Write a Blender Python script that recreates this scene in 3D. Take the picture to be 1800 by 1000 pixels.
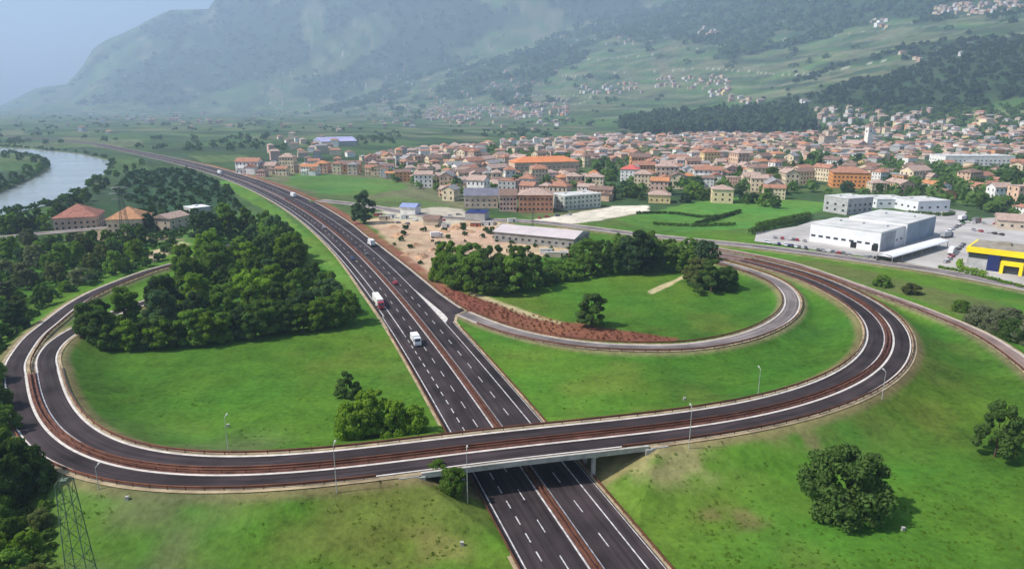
import bpy, math, random
import numpy as np
from mathutils import Vector, Matrix
random.seed(7); RS=np.random.RandomState(11)
for o in list(bpy.data.objects): bpy.data.objects.remove(o)
SC=bpy.context.scene; COL=SC.collection
# ---------------------------------------------------------------- camera
F=1200.; H=82.; PITCH=math.atan(320/1200); CP,SP=math.cos(PITCH),math.sin(PITCH)
cd=bpy.data.cameras.new('camera'); cam=bpy.data.objects.new('camera',cd); COL.objects.link(cam)
cam.location=(0,0,H); cam.rotation_euler=(math.pi/2-PITCH,0,0)
cd.sensor_width=36; cd.lens=24; cd.clip_start=.5; cd.clip_end=40000
SC.camera=cam
# ---------------------------------------------------------------- light
SUN_EL=math.radians(50); SUN_AZ=math.radians(-101)      # azimuth from +Y towards +X: sun stands to the left
EXPOSURE=.42; SKY=.10; SUNE=4.6
w=bpy.data.worlds.new('World'); SC.world=w; w.use_nodes=True
nt=w.node_tree; sk=nt.nodes.new('ShaderNodeTexSky'); sk.sky_type='NISHITA'; sk.sun_disc=False
sk.sun_elevation=SUN_EL; sk.sun_rotation=SUN_AZ; sk.air_density=1.0; sk.dust_density=3; sk.ozone_density=3
nt.links.new(sk.outputs[0],nt.nodes['Background'].inputs[0]); nt.nodes['Background'].inputs[1].default_value=SKY
sd=bpy.data.lights.new('sun','SUN'); sd.energy=SUNE; sd.angle=math.radians(.6); sd.color=(1,.95,.87)
so=bpy.data.objects.new('sun',sd); COL.objects.link(so)
sdir=Vector((math.sin(SUN_AZ)*math.cos(SUN_EL),math.cos(SUN_AZ)*math.cos(SUN_EL),math.sin(SUN_EL)))
so.rotation_euler=sdir.to_track_quat('Z','Y').to_euler()
so.location=(0,0,300)
SC.view_settings.view_transform='Standard'; SC.view_settings.look='None'
SC.view_settings.exposure=EXPOSURE; SC.view_settings.gamma=1
SC.cycles.volume_bounces=2
# ---------------------------------------------------------------- projection helpers (photo pixel -> place)
def P(x,y,z=0.):
    d=(F*CP-(y-500)*SP); dn=(y-500)*CP+F*SP; t=(H-z)/dn
    return np.array([(x-900)*t,d*t])
def Q(X,Y,Z):
    h=H-Z; dep=Y*CP+h*SP; v=h*CP-Y*SP
    return 900+F*X/dep,500+F*v/dep
# ---------------------------------------------------------------- noise
_lat=RS.rand(256,256)
def vnoise(x,y,wl,ox=0.,oy=0.):
    x=np.asarray(x)/wl+ox+1000; y=np.asarray(y)/wl+oy+1000
    xi=np.floor(x).astype(int); yi=np.floor(y).astype(int); fx=x-xi; fy=y-yi
    fx=fx*fx*(3-2*fx); fy=fy*fy*(3-2*fy)
    g=lambda a,b:_lat[a%256,b%256]
    return (g(xi,yi)*(1-fx)+g(xi+1,yi)*fx)*(1-fy)+(g(xi,yi+1)*(1-fx)+g(xi+1,yi+1)*fx)*fy-.5
def sstep(x,a,b):
    t=np.clip((x-a)/(b-a),0,1); return t*t*(3-2*t)
# ---------------------------------------------------------------- road lines
def catmull(pts,n=12):
    p=np.asarray(pts,float); p=np.vstack([2*p[0]-p[1],p,2*p[-1]-p[-2]]); out=[]
    for i in range(1,len(p)-2):
        for k in range(n):
            t=k/n; a,b,c,d=p[i-1],p[i],p[i+1],p[i+2]
            out.append(.5*((2*b)+(-a+c)*t+(2*a-5*b+4*c-d)*t*t+(-a+3*b-3*c+d)*t**3))
    out.append(p[-2]); return np.array(out)
def resample(p,step):
    s=np.r_[0,np.cumsum(np.linalg.norm(np.diff(p[:,:2],axis=0),axis=1))]
    n=max(2,int(s[-1]/step)); q=np.linspace(0,s[-1],n+1)
    return np.stack([np.interp(q,s,p[:,k]) for k in range(p.shape[1])],1)
def smooth(p,k):
    for _ in range(k):
        q=p.copy(); q[1:-1]=.25*p[:-2]+.5*p[1:-1]+.25*p[2:]; p=q
    return p
# motorway median line, fitted in plan
_m=np.array([P(*a) for a in [(1046,1000),(952,860),(878,750),(809,650),(735,567),(703,526),(680,496),(641,452),(603,420),(540,378),(500,352),(450,325),(400,306),(350,294),(300,283),(250,270),(205,261)]])
_k=np.polyfit(_m[:,1],_m[:,0],4,w=1/np.sqrt(_m[:,1]))
_Y=np.r_[np.arange(70,1400,4.)]; _X=np.polyval(_k,_Y)
_X=np.where(_Y<112,np.polyval(_k,112)+(_Y-112)*np.polyval(np.polyder(_k),112),_X)
ext=[[ _X[-1]-170,_Y[-1]+150],[_X[-1]-420,_Y[-1]+330],[_X[-1]-900,_Y[-1]+600]]
MW=np.c_[np.vstack([np.c_[_X,_Y],catmull(np.vstack([[_X[-1],_Y[-1]],ext]),8)[1:]]),np.zeros(len(_X)+24)]
MW=resample(MW,4.)
INN=[(96,650),(97,672),(107,700),(119,723),(140,750),(168,771),(210,790),(252,800),(315,810),(437,807),(600,793),(740,771),(915,751),(1020,743),(1200,725),(1270,716),(1340,702),(1407,685),(1459,663),(1496,641),(1522,611),(1527,585),(1518,559),(1496,539),(1466,519),(1437,504),(1396,487),(1345,472),(1292,459)]
OUT=[(14,660),(17,702),(28,751),(52,786),(91,818),(140,839),(224,853),(315,862),(437,861),(600,847),(712,834),(824,821),(915,807),(1125,785),(1200,774),(1270,764),(1340,752),(1410,736),(1480,713),(1532,692),(1571,671),(1600,641),(1610,611),(1605,585),(1585,559),(1555,537),(1514,517),(1459,490),(1385,467),(1311,450)]
def zalong(pts):
    p=np.array(pts,float); s=np.r_[0,np.cumsum(np.hypot(*np.diff(p,axis=0).T))]
    ia=np.argmin(abs(p[:,0]-600)+(p[:,1]<700)*999); ib=np.argmin(abs(p[:,0]-1200)+(p[:,1]<700)*999)
    return np.interp(s,[0,s[ia]*.55,s[ia],s[ib],s[ib]+(s[-1]-s[ib])*.45,s[-1]],[4.6,5.6,7,7,5,1.8])
def world(pts,z): return np.array([[*P(x,y,zz),zz] for (x,y),zz in zip(pts,z)])
wi=resample(catmull(world(INN,zalong(INN))),2.); wo=resample(catmull(world(OUT,zalong(OUT))),2.)
mid=[]
for q in wi:
    j=np.argmin(np.hypot(wo[:,0]-q[0],wo[:,1]-q[1])); mid.append((q+wo[j])/2)
LOOP=resample(smooth(resample(np.array(mid),4.),30),3.)
def ln(pts,z): 
    n=len(pts); zz=np.interp(np.linspace(0,1,n),np.linspace(0,1,len(z)),z)
    return resample(smooth(resample(catmull(world(pts,zz)),3.),10),3.)
# loop road's two arms behind the grove (left)
def offs(path,d):
    t=np.gradient(path[:,:2],axis=0); t/=np.linalg.norm(t,axis=1)[:,None]+1e-9
    q=path.copy(); q[:,0]+=t[:,1]*d; q[:,1]-=t[:,0]*d; return q     # d>0 : right of travel
L0=LOOP[0]; tdir=LOOP[0,:2]-LOOP[4,:2]; tdir/=np.linalg.norm(tdir)
a0=offs(LOOP,-4.)[0]; b0=offs(LOOP,4.)[0]     # inner / outer carriageway starts (travel left->right: inner is on the left)
def arm(st,pts,z):
    pw=world(pts,np.interp(np.linspace(0,1,len(pts)),np.linspace(0,1,len(z)),z))
    pw=np.vstack([st,[*(st[:2]+tdir*12),st[2]],pw]); return resample(smooth(resample(catmull(pw),3.),8),3.)
ARMB=arm(b0,[(57,592),(80,574),(122,540),(166,514),(222,491),(266,475),(318,461),(380,441),(440,420)],[4.4,3.4,2.4,1.2,.6])
ARMA=arm(a0,[(94,606),(116,589),(160,566),(230,540),(320,510)],[4.4,3.8,2.6,1.4])
RAMP=ln([(656,430),(690,459),(724,492),(760,519),(787,538),(822,554),(877,576),(933,591),(988,601),(1044,608),(1118,611),(1200,611),(1255,604),(1311,592),(1355,574),(1385,553),(1394,532),(1386,511),(1362,493),(1330,480),(1289,467),(1240,455)],[0,0,0,0,0,.1,.5,1.1,1.5,1.8,2,2.2,2.3,2.3,2.2,2.0,1.8])
EXIT=ln([(1255,436),(1300,444),(1385,461),(1450,482),(1518,506),(1570,524),(1626,545),(1681,567),(1737,593),(1800,637),(1850,680),(1900,730),(2000,840),(2120,990)],[1.6,1.8,2.2,2.5,2.8,3])
BACK=ln([(560,352),(640,361),(730,376),(807,384),(933,389),(1007,397),(1100,409),(1200,420),(1311,431),(1422,444),(1533,459),(1644,475),(1800,505),(1900,530),(2100,580),(2400,670)],[.6,.8,1.])
RIGHTEND=LOOP[-1]
LTAIL=resample(catmull(np.array([LOOP[-6],LOOP[-1],[*P(1240,443,1.2),1.2],[*P(1150,432,.8),.8]])),3.)[5:]
VIA=ln([(-120,432),(0,417),(100,408),(200,399)],[3.5,3.5,3.2,3])
def dist_to(path,x,y,win=None):
    """distance, z and side of nearest sample; x,y flat arrays"""
    if len(x)<40:
        t=np.gradient(path[:,:2],axis=0); t/=np.linalg.norm(t,axis=1)[:,None]+1e-9
        D=(x[:,None]-path[:,0])**2+(y[:,None]-path[:,1])**2; idx=D.argmin(1); best=D.min(1)
        dx=x-path[idx,0]; dy=y-path[idx,1]; perp=dx*t[idx,1]-dy*t[idx,0]; lo=np.clip(dx*t[idx,0]+dy*t[idx,1],-4,4)
        dz=np.gradient(path[:,2])/(np.linalg.norm(np.gradient(path[:,:2],axis=0),axis=1)+1e-9); end=(idx==0)|(idx==len(path)-1)
        return np.where(end,np.sqrt(best),abs(perp)),path[idx,2]+dz[idx]*lo*(~end),perp
    best=np.full(x.shape,1e9); zz=np.zeros(x.shape); sg=np.zeros(x.shape); idx=np.zeros(x.shape,int)
    t=np.gradient(path[:,:2],axis=0); t/=np.linalg.norm(t,axis=1)[:,None]+1e-9
    for i,q in enumerate(path):
        dx=x-q[0]; dy=y-q[1]; d=dx*dx+dy*dy; m=d<best
        best[m]=d[m]; idx[m]=i
    dx=x-path[idx,0]; dy=y-path[idx,1]
    lo=np.clip(dx*t[idx,0]+dy*t[idx,1],-4,4); perp=dx*t[idx,1]-dy*t[idx,0]
    dz=np.gradient(path[:,2])/ (np.linalg.norm(np.gradient(path[:,:2],axis=0),axis=1)+1e-9)
    end=(idx==0)|(idx==len(path)-1)
    d=np.where(end,np.sqrt(best),abs(perp))
    return d,path[idx,2]+dz[idx]*lo*(~end),perp
# ---------------------------------------------------------------- terrain
_u=np.linspace(-500,14000,2900); _zu=np.interp(_u,[-500,0,250,800,1500,3000,6000,14000],[0,0,22,120,320,800,1800,3400])
_ker=np.hanning(61); _ker/=_ker.sum(); _zu=np.convolve(np.pad(_zu,30,'edge'),_ker,'valid')
RIVER=np.array([P(x,y,-2) for x,y in [(-80,374),(0,340),(50,319),(84,301),(88,290),(70,279),(40,273),(20,271),(-80,269),(-80,259),(0,260),(60,263),(140,271),(194,283),(186,307),(142,337),(102,360),(45,373),(0,383),(-80,420)]])
def inpoly(x,y,poly):
    r=np.zeros(x.shape,bool); n=len(poly)
    for i in range(n):
        x0,y0=poly[i][:2]; x1,y1=poly[(i+1)%n][:2]
        if y0==y1: continue
        c=((y0>y)!=(y1>y))&(x<(x1-x0)*(y-y0)/(y1-y0)+x0); r^=c
    return r
def polydist(x,y,poly):
    b=np.full(x.shape,1e18); n=len(poly)
    for i in range(n):
        a=np.array(poly[i][:2]); c=np.array(poly[(i+1)%n][:2]); d=c-a; L=d@d+1e-9
        t=np.clip(((x-a[0])*d[0]+(y-a[1])*d[1])/L,0,1)
        b=np.minimum(b,(x-a[0]-t*d[0])**2+(y-a[1]-t*d[1])**2)
    return np.sqrt(b)
def woodness(x,y,z=None):
    u=uof(x,y); hn=vnoise(x,y,700,6,6)+vnoise(x,y,300,7,2)*.8+vnoise(x,y,110,7,8)*.4; hz=hn+np.interp(u,[0,250,600,1500,2600,4000],[-.7,-.25,-.02,.04,.1,.25])
    if z is None: z=ground(x,y)
    k=sstep(y,4300,5600)*sstep(z,30,90); hz=hz*(1-k)+(hn+np.interp(z,[0,150,400,900,1500],[-.3,-.12,.08,.22,.35]))*k; u=np.where(k>.3,np.maximum(u,60),u)
    for cx,cy,r,a in ((620,2850,650,.7),(-150,3100,800,.45),(1750,2750,350,.3),(-900,4300,1000,.3)): hz=hz-a*np.exp(-((x-cx)**2+(y-cy)**2)/r**2)
    return u,hz
def uof(x,y): return (x-955)*.81+(y-1296)*.587
def hill(x,y):
    u=uof(x,y)+vnoise(x,y,900,3,1)*260
    z=np.interp(u,_u,_zu)
    a=np.clip(u/900,0,1)
    z=z+a*(vnoise(x,y,1700,5,2)*150+vnoise(x,y,700,1,7)*75+vnoise(x,y,260,4,4)*26+vnoise(x,y,90,8,3)*7)
    ys=np.clip(y,3000,7600)/7600.
    sp=np.interp(x/ys+vnoise(x,y,400,9,9)*60,[-9000,-5507,-5079,-4742,-4589,-4436,-4192,-3549,-3151,-3060,-2815,-1800,3000],[0,40,225,262,415,600,725,1000,1012,1122,1183,1500,2600])*ys
    sp=sp*sstep(y,5000,7600)+sstep(y,5000,7000)*(vnoise(x,y,800,2,2)*90+vnoise(x,y,250,2,6)*40)*sstep(x,-5200,-4300)
    return np.maximum(z,sp)-.14
ROADS=[(LOOP,8.6),(ARMB,4.6),(ARMA,4.6),(RAMP,4.6),(EXIT,4.),(LTAIL,8.2),(BACK,7.5),(VIA,5.5)]
def ground(x,y):
    x=np.atleast_1d(np.asarray(x,float)); y=np.atleast_1d(np.asarray(y,float))
    z=hill(x,y)
    near=(y<760)&(y>30)&(abs(x)<620)
    if near.any():
        xn=x[near]; yn=y[near]
        dm,_,_=dist_to(MW[:260],xn,yn)
        cap=np.clip((dm-13.6)*.5,-.12,99)
        e=np.full(xn.shape,-.12)
        for i,(r,hw) in enumerate(ROADS):
            d,zr,_=dist_to(r,xn,yn)
            sl=.42+.08*vnoise(xn,yn,30,i,2)
            em=zr-.22-np.maximum(0,d-hw)*sl
            if i<1: em=np.minimum(em,cap)
            k=np.clip((d-hw-1)*.35,.001,2.2); hh=np.clip(.5+.5*(em-e)/k,0,1); e=e*(1-hh)+em*hh+k*hh*(1-hh)
        und=(vnoise(xn,yn,35,3,3)*.7+vnoise(xn,yn,11,6,1)*.25)*sstep(dm,15,30)*(e<-.1)
        e=np.minimum(e,cap)
        e=e+np.minimum(und,.2)*.6
        z[near]=np.where(z[near]>e+.05,z[near],e)
    ri=inpoly(x,y,RIVER)
    if ri.any(): z[ri]=-np.minimum(6,1+polydist(x[ri],y[ri],RIVER)*.5)-1.2
    return z
def gz(x,y): return float(ground(x,y)[0])
def hits(pts):
    """where the rays through photo points meet the terrain"""
    pts=np.asarray(pts,float); dx=(pts[:,0]-900)/F; vy=(pts[:,1]-500)/F
    D=np.stack([dx,CP-vy*SP,-(SP+vy*CP)],1)
    ts=np.geomspace(70,16000,420); n=len(pts); got=np.full(n,np.nan); prev=np.full(n,70.)
    for t in ts:
        m=np.isnan(got)
        if not m.any(): break
        X=D[m]*t; b=(H+X[:,2])<ground(X[:,0],X[:,1]); ii=np.where(m)[0]
        got[ii[b]]=t; prev[ii[~b]]=t
    out=[]
    for i in range(n):
        if np.isnan(got[i]): out.append(None); continue
        lo,hi=prev[i],got[i]
        for _ in range(14):
            k=(lo+hi)/2; X=D[i]*k
            if H+X[2]<ground(X[0],X[1])[0]: hi=k
            else: lo=k
        X=D[i]*hi; out.append((X[0],X[1],gz(X[0],X[1])))
    return out
# ---------------------------------------------------------------- materials
def mat(name,col,rough=.85,noise=None,spec=.2,metal=0,amp=.25,bump=0,var=0):
    m=bpy.data.materials.new(name); m.use_nodes=True; n=m.node_tree; b=n.nodes['Principled BSDF']
    b.inputs['Base Color'].default_value=(*col,1); b.inputs['Roughness'].default_value=rough
    b.inputs['Specular IOR Level'].default_value=spec; b.inputs['Metallic'].default_value=metal
    if noise:
        tc=n.nodes.new('ShaderNodeTexCoord'); ns=n.nodes.new('ShaderNodeTexNoise'); ns.inputs['Scale'].default_value=noise; ns.inputs['Detail'].default_value=5
        n.links.new(tc.outputs['Object'],ns.inputs['Vector'])
        mr=n.nodes.new('ShaderNodeMapRange'); mr.inputs[1].default_value=.3; mr.inputs[2].default_value=.7; mr.inputs[3].default_value=1-amp; mr.inputs[4].default_value=1+amp
        n.links.new(ns.outputs[0],mr.inputs[0])
        mx=n.nodes.new('ShaderNodeVectorMath'); mx.operation='SCALE'; mx.inputs[0].default_value=col
        n.links.new(mr.outputs[0],mx.inputs['Scale']); n.links.new(mx.outputs[0],b.inputs['Base Color'])
        if bump:
            bp=n.nodes.new('ShaderNodeBump'); bp.inputs['Distance'].default_value=bump; n.links.new(ns.outputs[0],bp.inputs['Height']); n.links.new(bp.outputs[0],b.inputs['Normal'])
    return m
WHITE=mat('road_paint',(.46,.45,.45),.7,.8,amp=.45)
KERB=mat('pale_kerb',(.58,.54,.50),.8,.5,amp=.2)
CONC=mat('concrete',(.42,.41,.38),.85,.4,amp=.25)
CONCD=mat('weathered_concrete',(.30,.29,.27),.9,.3,amp=.3)
RUST=mat('corten_steel',(.15,.06,.035),.7,.3,metal=.2,amp=.35)
VERGE=mat('gravel_verge',(.34,.27,.17),.95,.25,amp=.4)
GLASS=mat('window_glass',(.03,.04,.05),.12,spec=.6)
DARK=mat('dark_rubber',(.02,.02,.02),.8)
STEEL=mat('galvanised_steel',(.33,.35,.35),.45,metal=.5,noise=1)
WWHITE=mat('white_cladding',(.74,.75,.76),.5,.15,amp=.08)
WSHADE=mat('blue_grey_side_shade',(.25,.32,.40),.5,.15,amp=.15)  # shade on the white factory's sunless side, put into the colour
WROOF=mat('pale_flat_roof',(.55,.55,.53),.8,.1,amp=.2)
YEL=mat('yellow_fascia',(.92,.68,.02),.5,.2,amp=.08)
BLUE=mat('dark_blue_panel',(.02,.03,.12),.5)
BARK=mat('bark',(.09,.065,.045),.95,2,amp=.4)
SOILM=mat('median_soil',(.13,.06,.045),.95,.35,amp=.45)
def asphalt(name,base,tint):
    m=mat(name,base,.85,spec=.1); n=m.node_tree; b=n.nodes['Principled BSDF']; L=n.links.new
    uv=n.nodes.new('ShaderNodeUVMap'); uv.uv_map='UVMap'; tc=n.nodes.new('ShaderNodeTexCoord')
    mp=n.nodes.new('ShaderNodeMapping'); mp.inputs['Scale'].default_value=(1.1,.02,1); L(uv.outputs[0],mp.inputs[0])
    n1=n.nodes.new('ShaderNodeTexNoise'); n1.inputs['Scale'].default_value=1; n1.inputs['Detail'].default_value=4; L(mp.outputs[0],n1.inputs[0])
    n2=n.nodes.new('ShaderNodeTexNoise'); n2.inputs['Scale'].default_value=.09; n2.inputs['Detail'].default_value=8; L(tc.outputs['Object'],n2.inputs[0])
    ad=n.nodes.new('ShaderNodeMath'); L(n1.outputs[0],ad.inputs[0]); L(n2.outputs[0],ad.inputs[1])
    cr=n.nodes.new('ShaderNodeValToRGB'); cr.color_ramp.elements[0].position=.36; cr.color_ramp.elements[1].position=.66
    cr.color_ramp.elements[0].color=(*[c*.5 for c in base],1); cr.color_ramp.elements[1].color=(*[c*1.45+t for c,t in zip(base,tint)],1)
    hv=n.nodes.new('ShaderNodeMath'); hv.operation='MULTIPLY'; hv.inputs[1].default_value=.5; L(ad.outputs[0],hv.inputs[0]); L(hv.outputs[0],cr.inputs[0])
    m2=n.nodes.new('ShaderNodeMapping'); m2.inputs['Scale'].default_value=(.27,.022,1); L(uv.outputs[0],m2.inputs[0]); vo=n.nodes.new('ShaderNodeTexVoronoi'); vo.inputs['Scale'].default_value=1; L(m2.outputs[0],vo.inputs['Vector'])
    sx=n.nodes.new('ShaderNodeSeparateColor'); L(vo.outputs['Color'],sx.inputs[0]); r2=n.nodes.new('ShaderNodeMapRange'); r2.inputs[3].default_value=.82; r2.inputs[4].default_value=1.2; L(sx.outputs[0],r2.inputs[0])
    vm=n.nodes.new('ShaderNodeVectorMath'); vm.operation='SCALE'; L(cr.outputs[0],vm.inputs[0]); L(r2.outputs[0],vm.inputs['Scale']); L(vm.outputs[0],b.inputs['Base Color'])
    return m
ASPH=asphalt('asphalt',(.037,.030,.032),(.012,.006,.006))
ASPW=asphalt('worn_asphalt',(.17,.15,.145),(.04,.03,.03))
ASPP=asphalt('dusty_asphalt',(.20,.145,.13),(.04,.03,.02))
# terrain material: painted field colours + fine real variation
def terrain_mat():
    m=bpy.data.materials.new('terrain'); m.use_nodes=True; n=m.node_tree; b=n.nodes['Principled BSDF']; L=n.links.new
    b.inputs['Roughness'].default_value=.95; b.inputs['Specular IOR Level'].default_value=.05
    at=n.nodes.new('ShaderNodeAttribute'); at.attribute_name='Col'; tc=n.nodes.new('ShaderNodeTexCoord')
    def ns(s,d,ro=.5):
        q=n.nodes.new('ShaderNodeTexNoise'); q.inputs['Scale'].default_value=s; q.inputs['Detail'].default_value=d; q.inputs['Roughness'].default_value=ro; L(tc.outputs['Object'],q.inputs[0]); return q
    a=ns(.11,9,.72); c=ns(.6,6,.75); e=ns(.008,5)
    s=n.nodes.new('ShaderNodeMath'); L(a.outputs[0],s.inputs[0]); L(c.outputs[0],s.inputs[1])
    s2=n.nodes.new('ShaderNodeMath'); L(s.outputs[0],s2.inputs[0]); L(e.outputs[0],s2.inputs[1])
    mr=n.nodes.new('ShaderNodeMapRange'); mr.inputs[1].default_value=1.1; mr.inputs[2].default_value=1.9; mr.inputs[3].default_value=.42; mr.inputs[4].default_value=1.6; L(s2.outputs[0],mr.inputs[0])
    mx=n.nodes.new('ShaderNodeVectorMath'); mx.operation='SCALE'; L(at.outputs[0],mx.inputs[0]); L(mr.outputs[0],mx.inputs['Scale'])
    hs=n.nodes.new('ShaderNodeHueSaturation'); L(mx.outputs[0],hs.inputs['Color'])
    mh=n.nodes.new('ShaderNodeMapRange'); mh.inputs[1].default_value=.35; mh.inputs[2].default_value=.65; mh.inputs[3].default_value=.485; mh.inputs[4].default_value=.515
    f=ns(.02,4); L(f.outputs[0],mh.inputs[0]); L(mh.outputs[0],hs.inputs['Hue']); L(hs.outputs[0],b.inputs['Base Color'])
    bp=n.nodes.new('ShaderNodeBump'); bp.inputs['Strength'].default_value=.5; bp.inputs['Distance'].default_value=.5; L(c.outputs[0],bp.inputs['Height']); L(bp.outputs[0],b.inputs['Normal'])
    return m
TERR=terrain_mat()
def leafmat(name,col,var=.35,LSC=9.):
    m=bpy.data.materials.new(name); m.use_nodes=True; n=m.node_tree; L=n.links.new
    for q in list(n.nodes):
        if q.type!='OUTPUT_MATERIAL': n.nodes.remove(q)
    out=[q for q in n.nodes if q.type=='OUTPUT_MATERIAL'][0]
    tc=n.nodes.new('ShaderNodeTexCoord'); ns=n.nodes.new('ShaderNodeTexNoise'); ns.inputs['Scale'].default_value=LSC; ns.inputs['Detail'].default_value=4; L(tc.outputs['Object'],ns.inputs[0])
    oi=n.nodes.new('ShaderNodeObjectInfo'); ad=n.nodes.new('ShaderNodeMath'); L(ns.outputs[0],ad.inputs[0]); L(oi.outputs['Random'],ad.inputs[1])
    mr=n.nodes.new('ShaderNodeMapRange'); mr.inputs[1].default_value=.3; mr.inputs[2].default_value=1.7; mr.inputs[3].default_value=1-var; mr.inputs[4].default_value=1+var; L(ad.outputs[0],mr.inputs[0])
    mx=n.nodes.new('ShaderNodeVectorMath'); mx.operation='SCALE'; mx.inputs[0].default_value=col; L(mr.outputs[0],mx.inputs['Scale'])
    d=n.nodes.new('ShaderNodeBsdfDiffuse'); t=n.nodes.new('ShaderNodeBsdfTranslucent'); L(mx.outputs[0],d.inputs[0])
    h=n.nodes.new('ShaderNodeVectorMath'); h.operation='MULTIPLY'; h.inputs[1].default_value=(1.3,1.5,.7); L(mx.outputs[0],h.inputs[0]); L(h.outputs[0],t.inputs[0])
    ms=n.nodes.new('ShaderNodeMixShader'); ms.inputs[0].default_value=.36; L(d.outputs[0],ms.inputs[1]); L(t.outputs[0],ms.inputs[2]); L(ms.outputs[0],out.inputs['Surface'])
    return m
LEAF={'dark green':leafmat('leaves_dark',(.082,.140,.036),.5),'mid green':leafmat('leaves_mid',(.125,.21,.036),.5),
      'bright green':leafmat('leaves_bright',(.17,.27,.03),.4),'blue green':leafmat('leaves_blue',(.072,.125,.055),.5),
      'olive green':leafmat('leaves_olive',(.12,.14,.045),.5),'grey green':leafmat('leaves_grey',(.16,.18,.10),.4)}
# ---------------------------------------------------------------- object helpers
def tag(o,label=None,cat=None,group=None,kind=None):
    if label: o['label']=label
    if cat: o['category']=cat
    if group: o['group']=group
    if kind: o['kind']=kind
    return o
THINGS=[]
def empty(name,loc,rz=0,label=None,cat=None,group=None):
    o=bpy.data.objects.new(name,None); COL.objects.link(o); o.location=loc; o.rotation_euler=(0,0,rz); o.empty_display_size=1
    tag(o,label,cat,group); THINGS.append(o); return o
class MB:
    def __init__(s): s.v=[]; s.f=[]; s.m=[]
    def quad(s,*p,m=0):
        i=len(s.v); s.v+= [tuple(q) for q in p]; s.f.append(tuple(range(i,i+len(p)))); s.m.append(m)
    def box(s,c,d,m=0,rz=0,taper=1.):
        x,y,z=c; a,b,h=d[0]/2,d[1]/2,d[2]; i=len(s.v); cr,sr=math.cos(rz),math.sin(rz)
        for k,(zz,t) in enumerate(((z,1),(z+h,taper))):
            for sx,sy in ((-1,-1),(1,-1),(1,1),(-1,1)):
                px,py=sx*a*t,sy*b*t; s.v.append((x+px*cr-py*sr,y+px*sr+py*cr,zz))
        for q in ((3,2,1,0),(4,5,6,7),(0,1,5,4),(1,2,6,5),(2,3,7,6),(3,0,4,7)): s.f.append(tuple(i+k for k in q)); s.m.append(m)
    def bar(s,p0,p1,r,m=0,n=4,r1=None):
        a=Vector(p0); b=Vector(p1); d=(b-a).normalized(); u=d.orthogonal().normalized(); v=d.cross(u); r1=r if r1 is None else r1; i=len(s.v)
        for pt,rr in ((a,r),(b,r1)):
            for k in range(n):
                t=2*math.pi*(k+.5)/n; s.v.append(tuple(pt+u*math.cos(t)*rr+v*math.sin(t)*rr))
        for k in range(n): s.f.append((i+k,i+(k+1)%n,i+n+(k+1)%n,i+n+k)); s.m.append(m)
        s.f.append(tuple(i+k for k in reversed(range(n)))); s.f.append(tuple(i+n+k for k in range(n))); s.m+=[m,m]
    def mesh(s,name,mats):
        me=bpy.data.meshes.new(name); me.from_pydata(s.v,[],s.f)
        for q in mats: me.materials.append(q)
        me.polygons.foreach_set('material_index',s.m); me.update(); return me
    def build(s,name,mats,parent=None,smooth=False):
        return put(s.mesh(name,mats if isinstance(mats,(list,tuple)) else [mats]),name,parent)
def put(me,name,parent=None):
    o=bpy.data.objects.new(name,me); COL.objects.link(o)
    if parent is not None: o.parent=parent
    else: THINGS.append(o)
    return o
def npmesh(name,V,Fc,mats,col=None,mi=None,smooth=False):
    """V (n,3), Fc (m,4)"""
    me=bpy.data.meshes.new(name); n=len(V); m,k=Fc.shape
    me.vertices.add(n); me.vertices.foreach_set('co',np.asarray(V,np.float32).ravel())
    me.loops.add(m*k); me.loops.foreach_set('vertex_index',np.asarray(Fc,np.int32).ravel())
    me.polygons.add(m); me.polygons.foreach_set('loop_start',np.arange(0,m*k,k,dtype=np.int32)); me.polygons.foreach_set('loop_total',np.full(m,k,np.int32))
    for q in mats: me.materials.append(q)
    if mi is not None: me.polygons.foreach_set('material_index',np.asarray(mi,np.int32))
    if smooth: me.polygons.foreach_set('use_smooth',np.ones(m,bool))
    me.update(calc_edges=True); me.validate()
    if col is not None:
        a=me.color_attributes.new('Col','FLOAT_COLOR','POINT'); a.data.foreach_set('color',np.c_[col,np.ones(len(col))].astype(np.float32).ravel())
    return me
ORD=['leftmost','second','third','fourth','fifth','sixth','seventh','eighth','ninth','tenth','eleventh','twelfth','thirteenth','fourteenth','fifteenth','sixteenth','seventeenth','eighteenth','nineteenth','twentieth']
def finish_labels():
    bk={}
    for o in THINGS:
        if o.parent is None and 'label' in o and o.get('kind') is None: bk.setdefault(o['label'],[]).append(o)
    for l,os_ in bk.items():
        if len(os_)<2: continue
        os_.sort(key=lambda o:Q(o.location.x,o.location.y,o.location.z)[0]); n=len(os_)
        for i,o in enumerate(os_):
            if i==0: pre='leftmost of '+('two' if n==2 else 'several')+': '
            elif i==n-1: pre='rightmost of '+('two' if n==2 else 'several')+': '
            elif i<20: pre=ORD[i]+' from left: '
            else: pre=('%dth from left: '%(i+1))
            o['label']=pre+l
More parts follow.
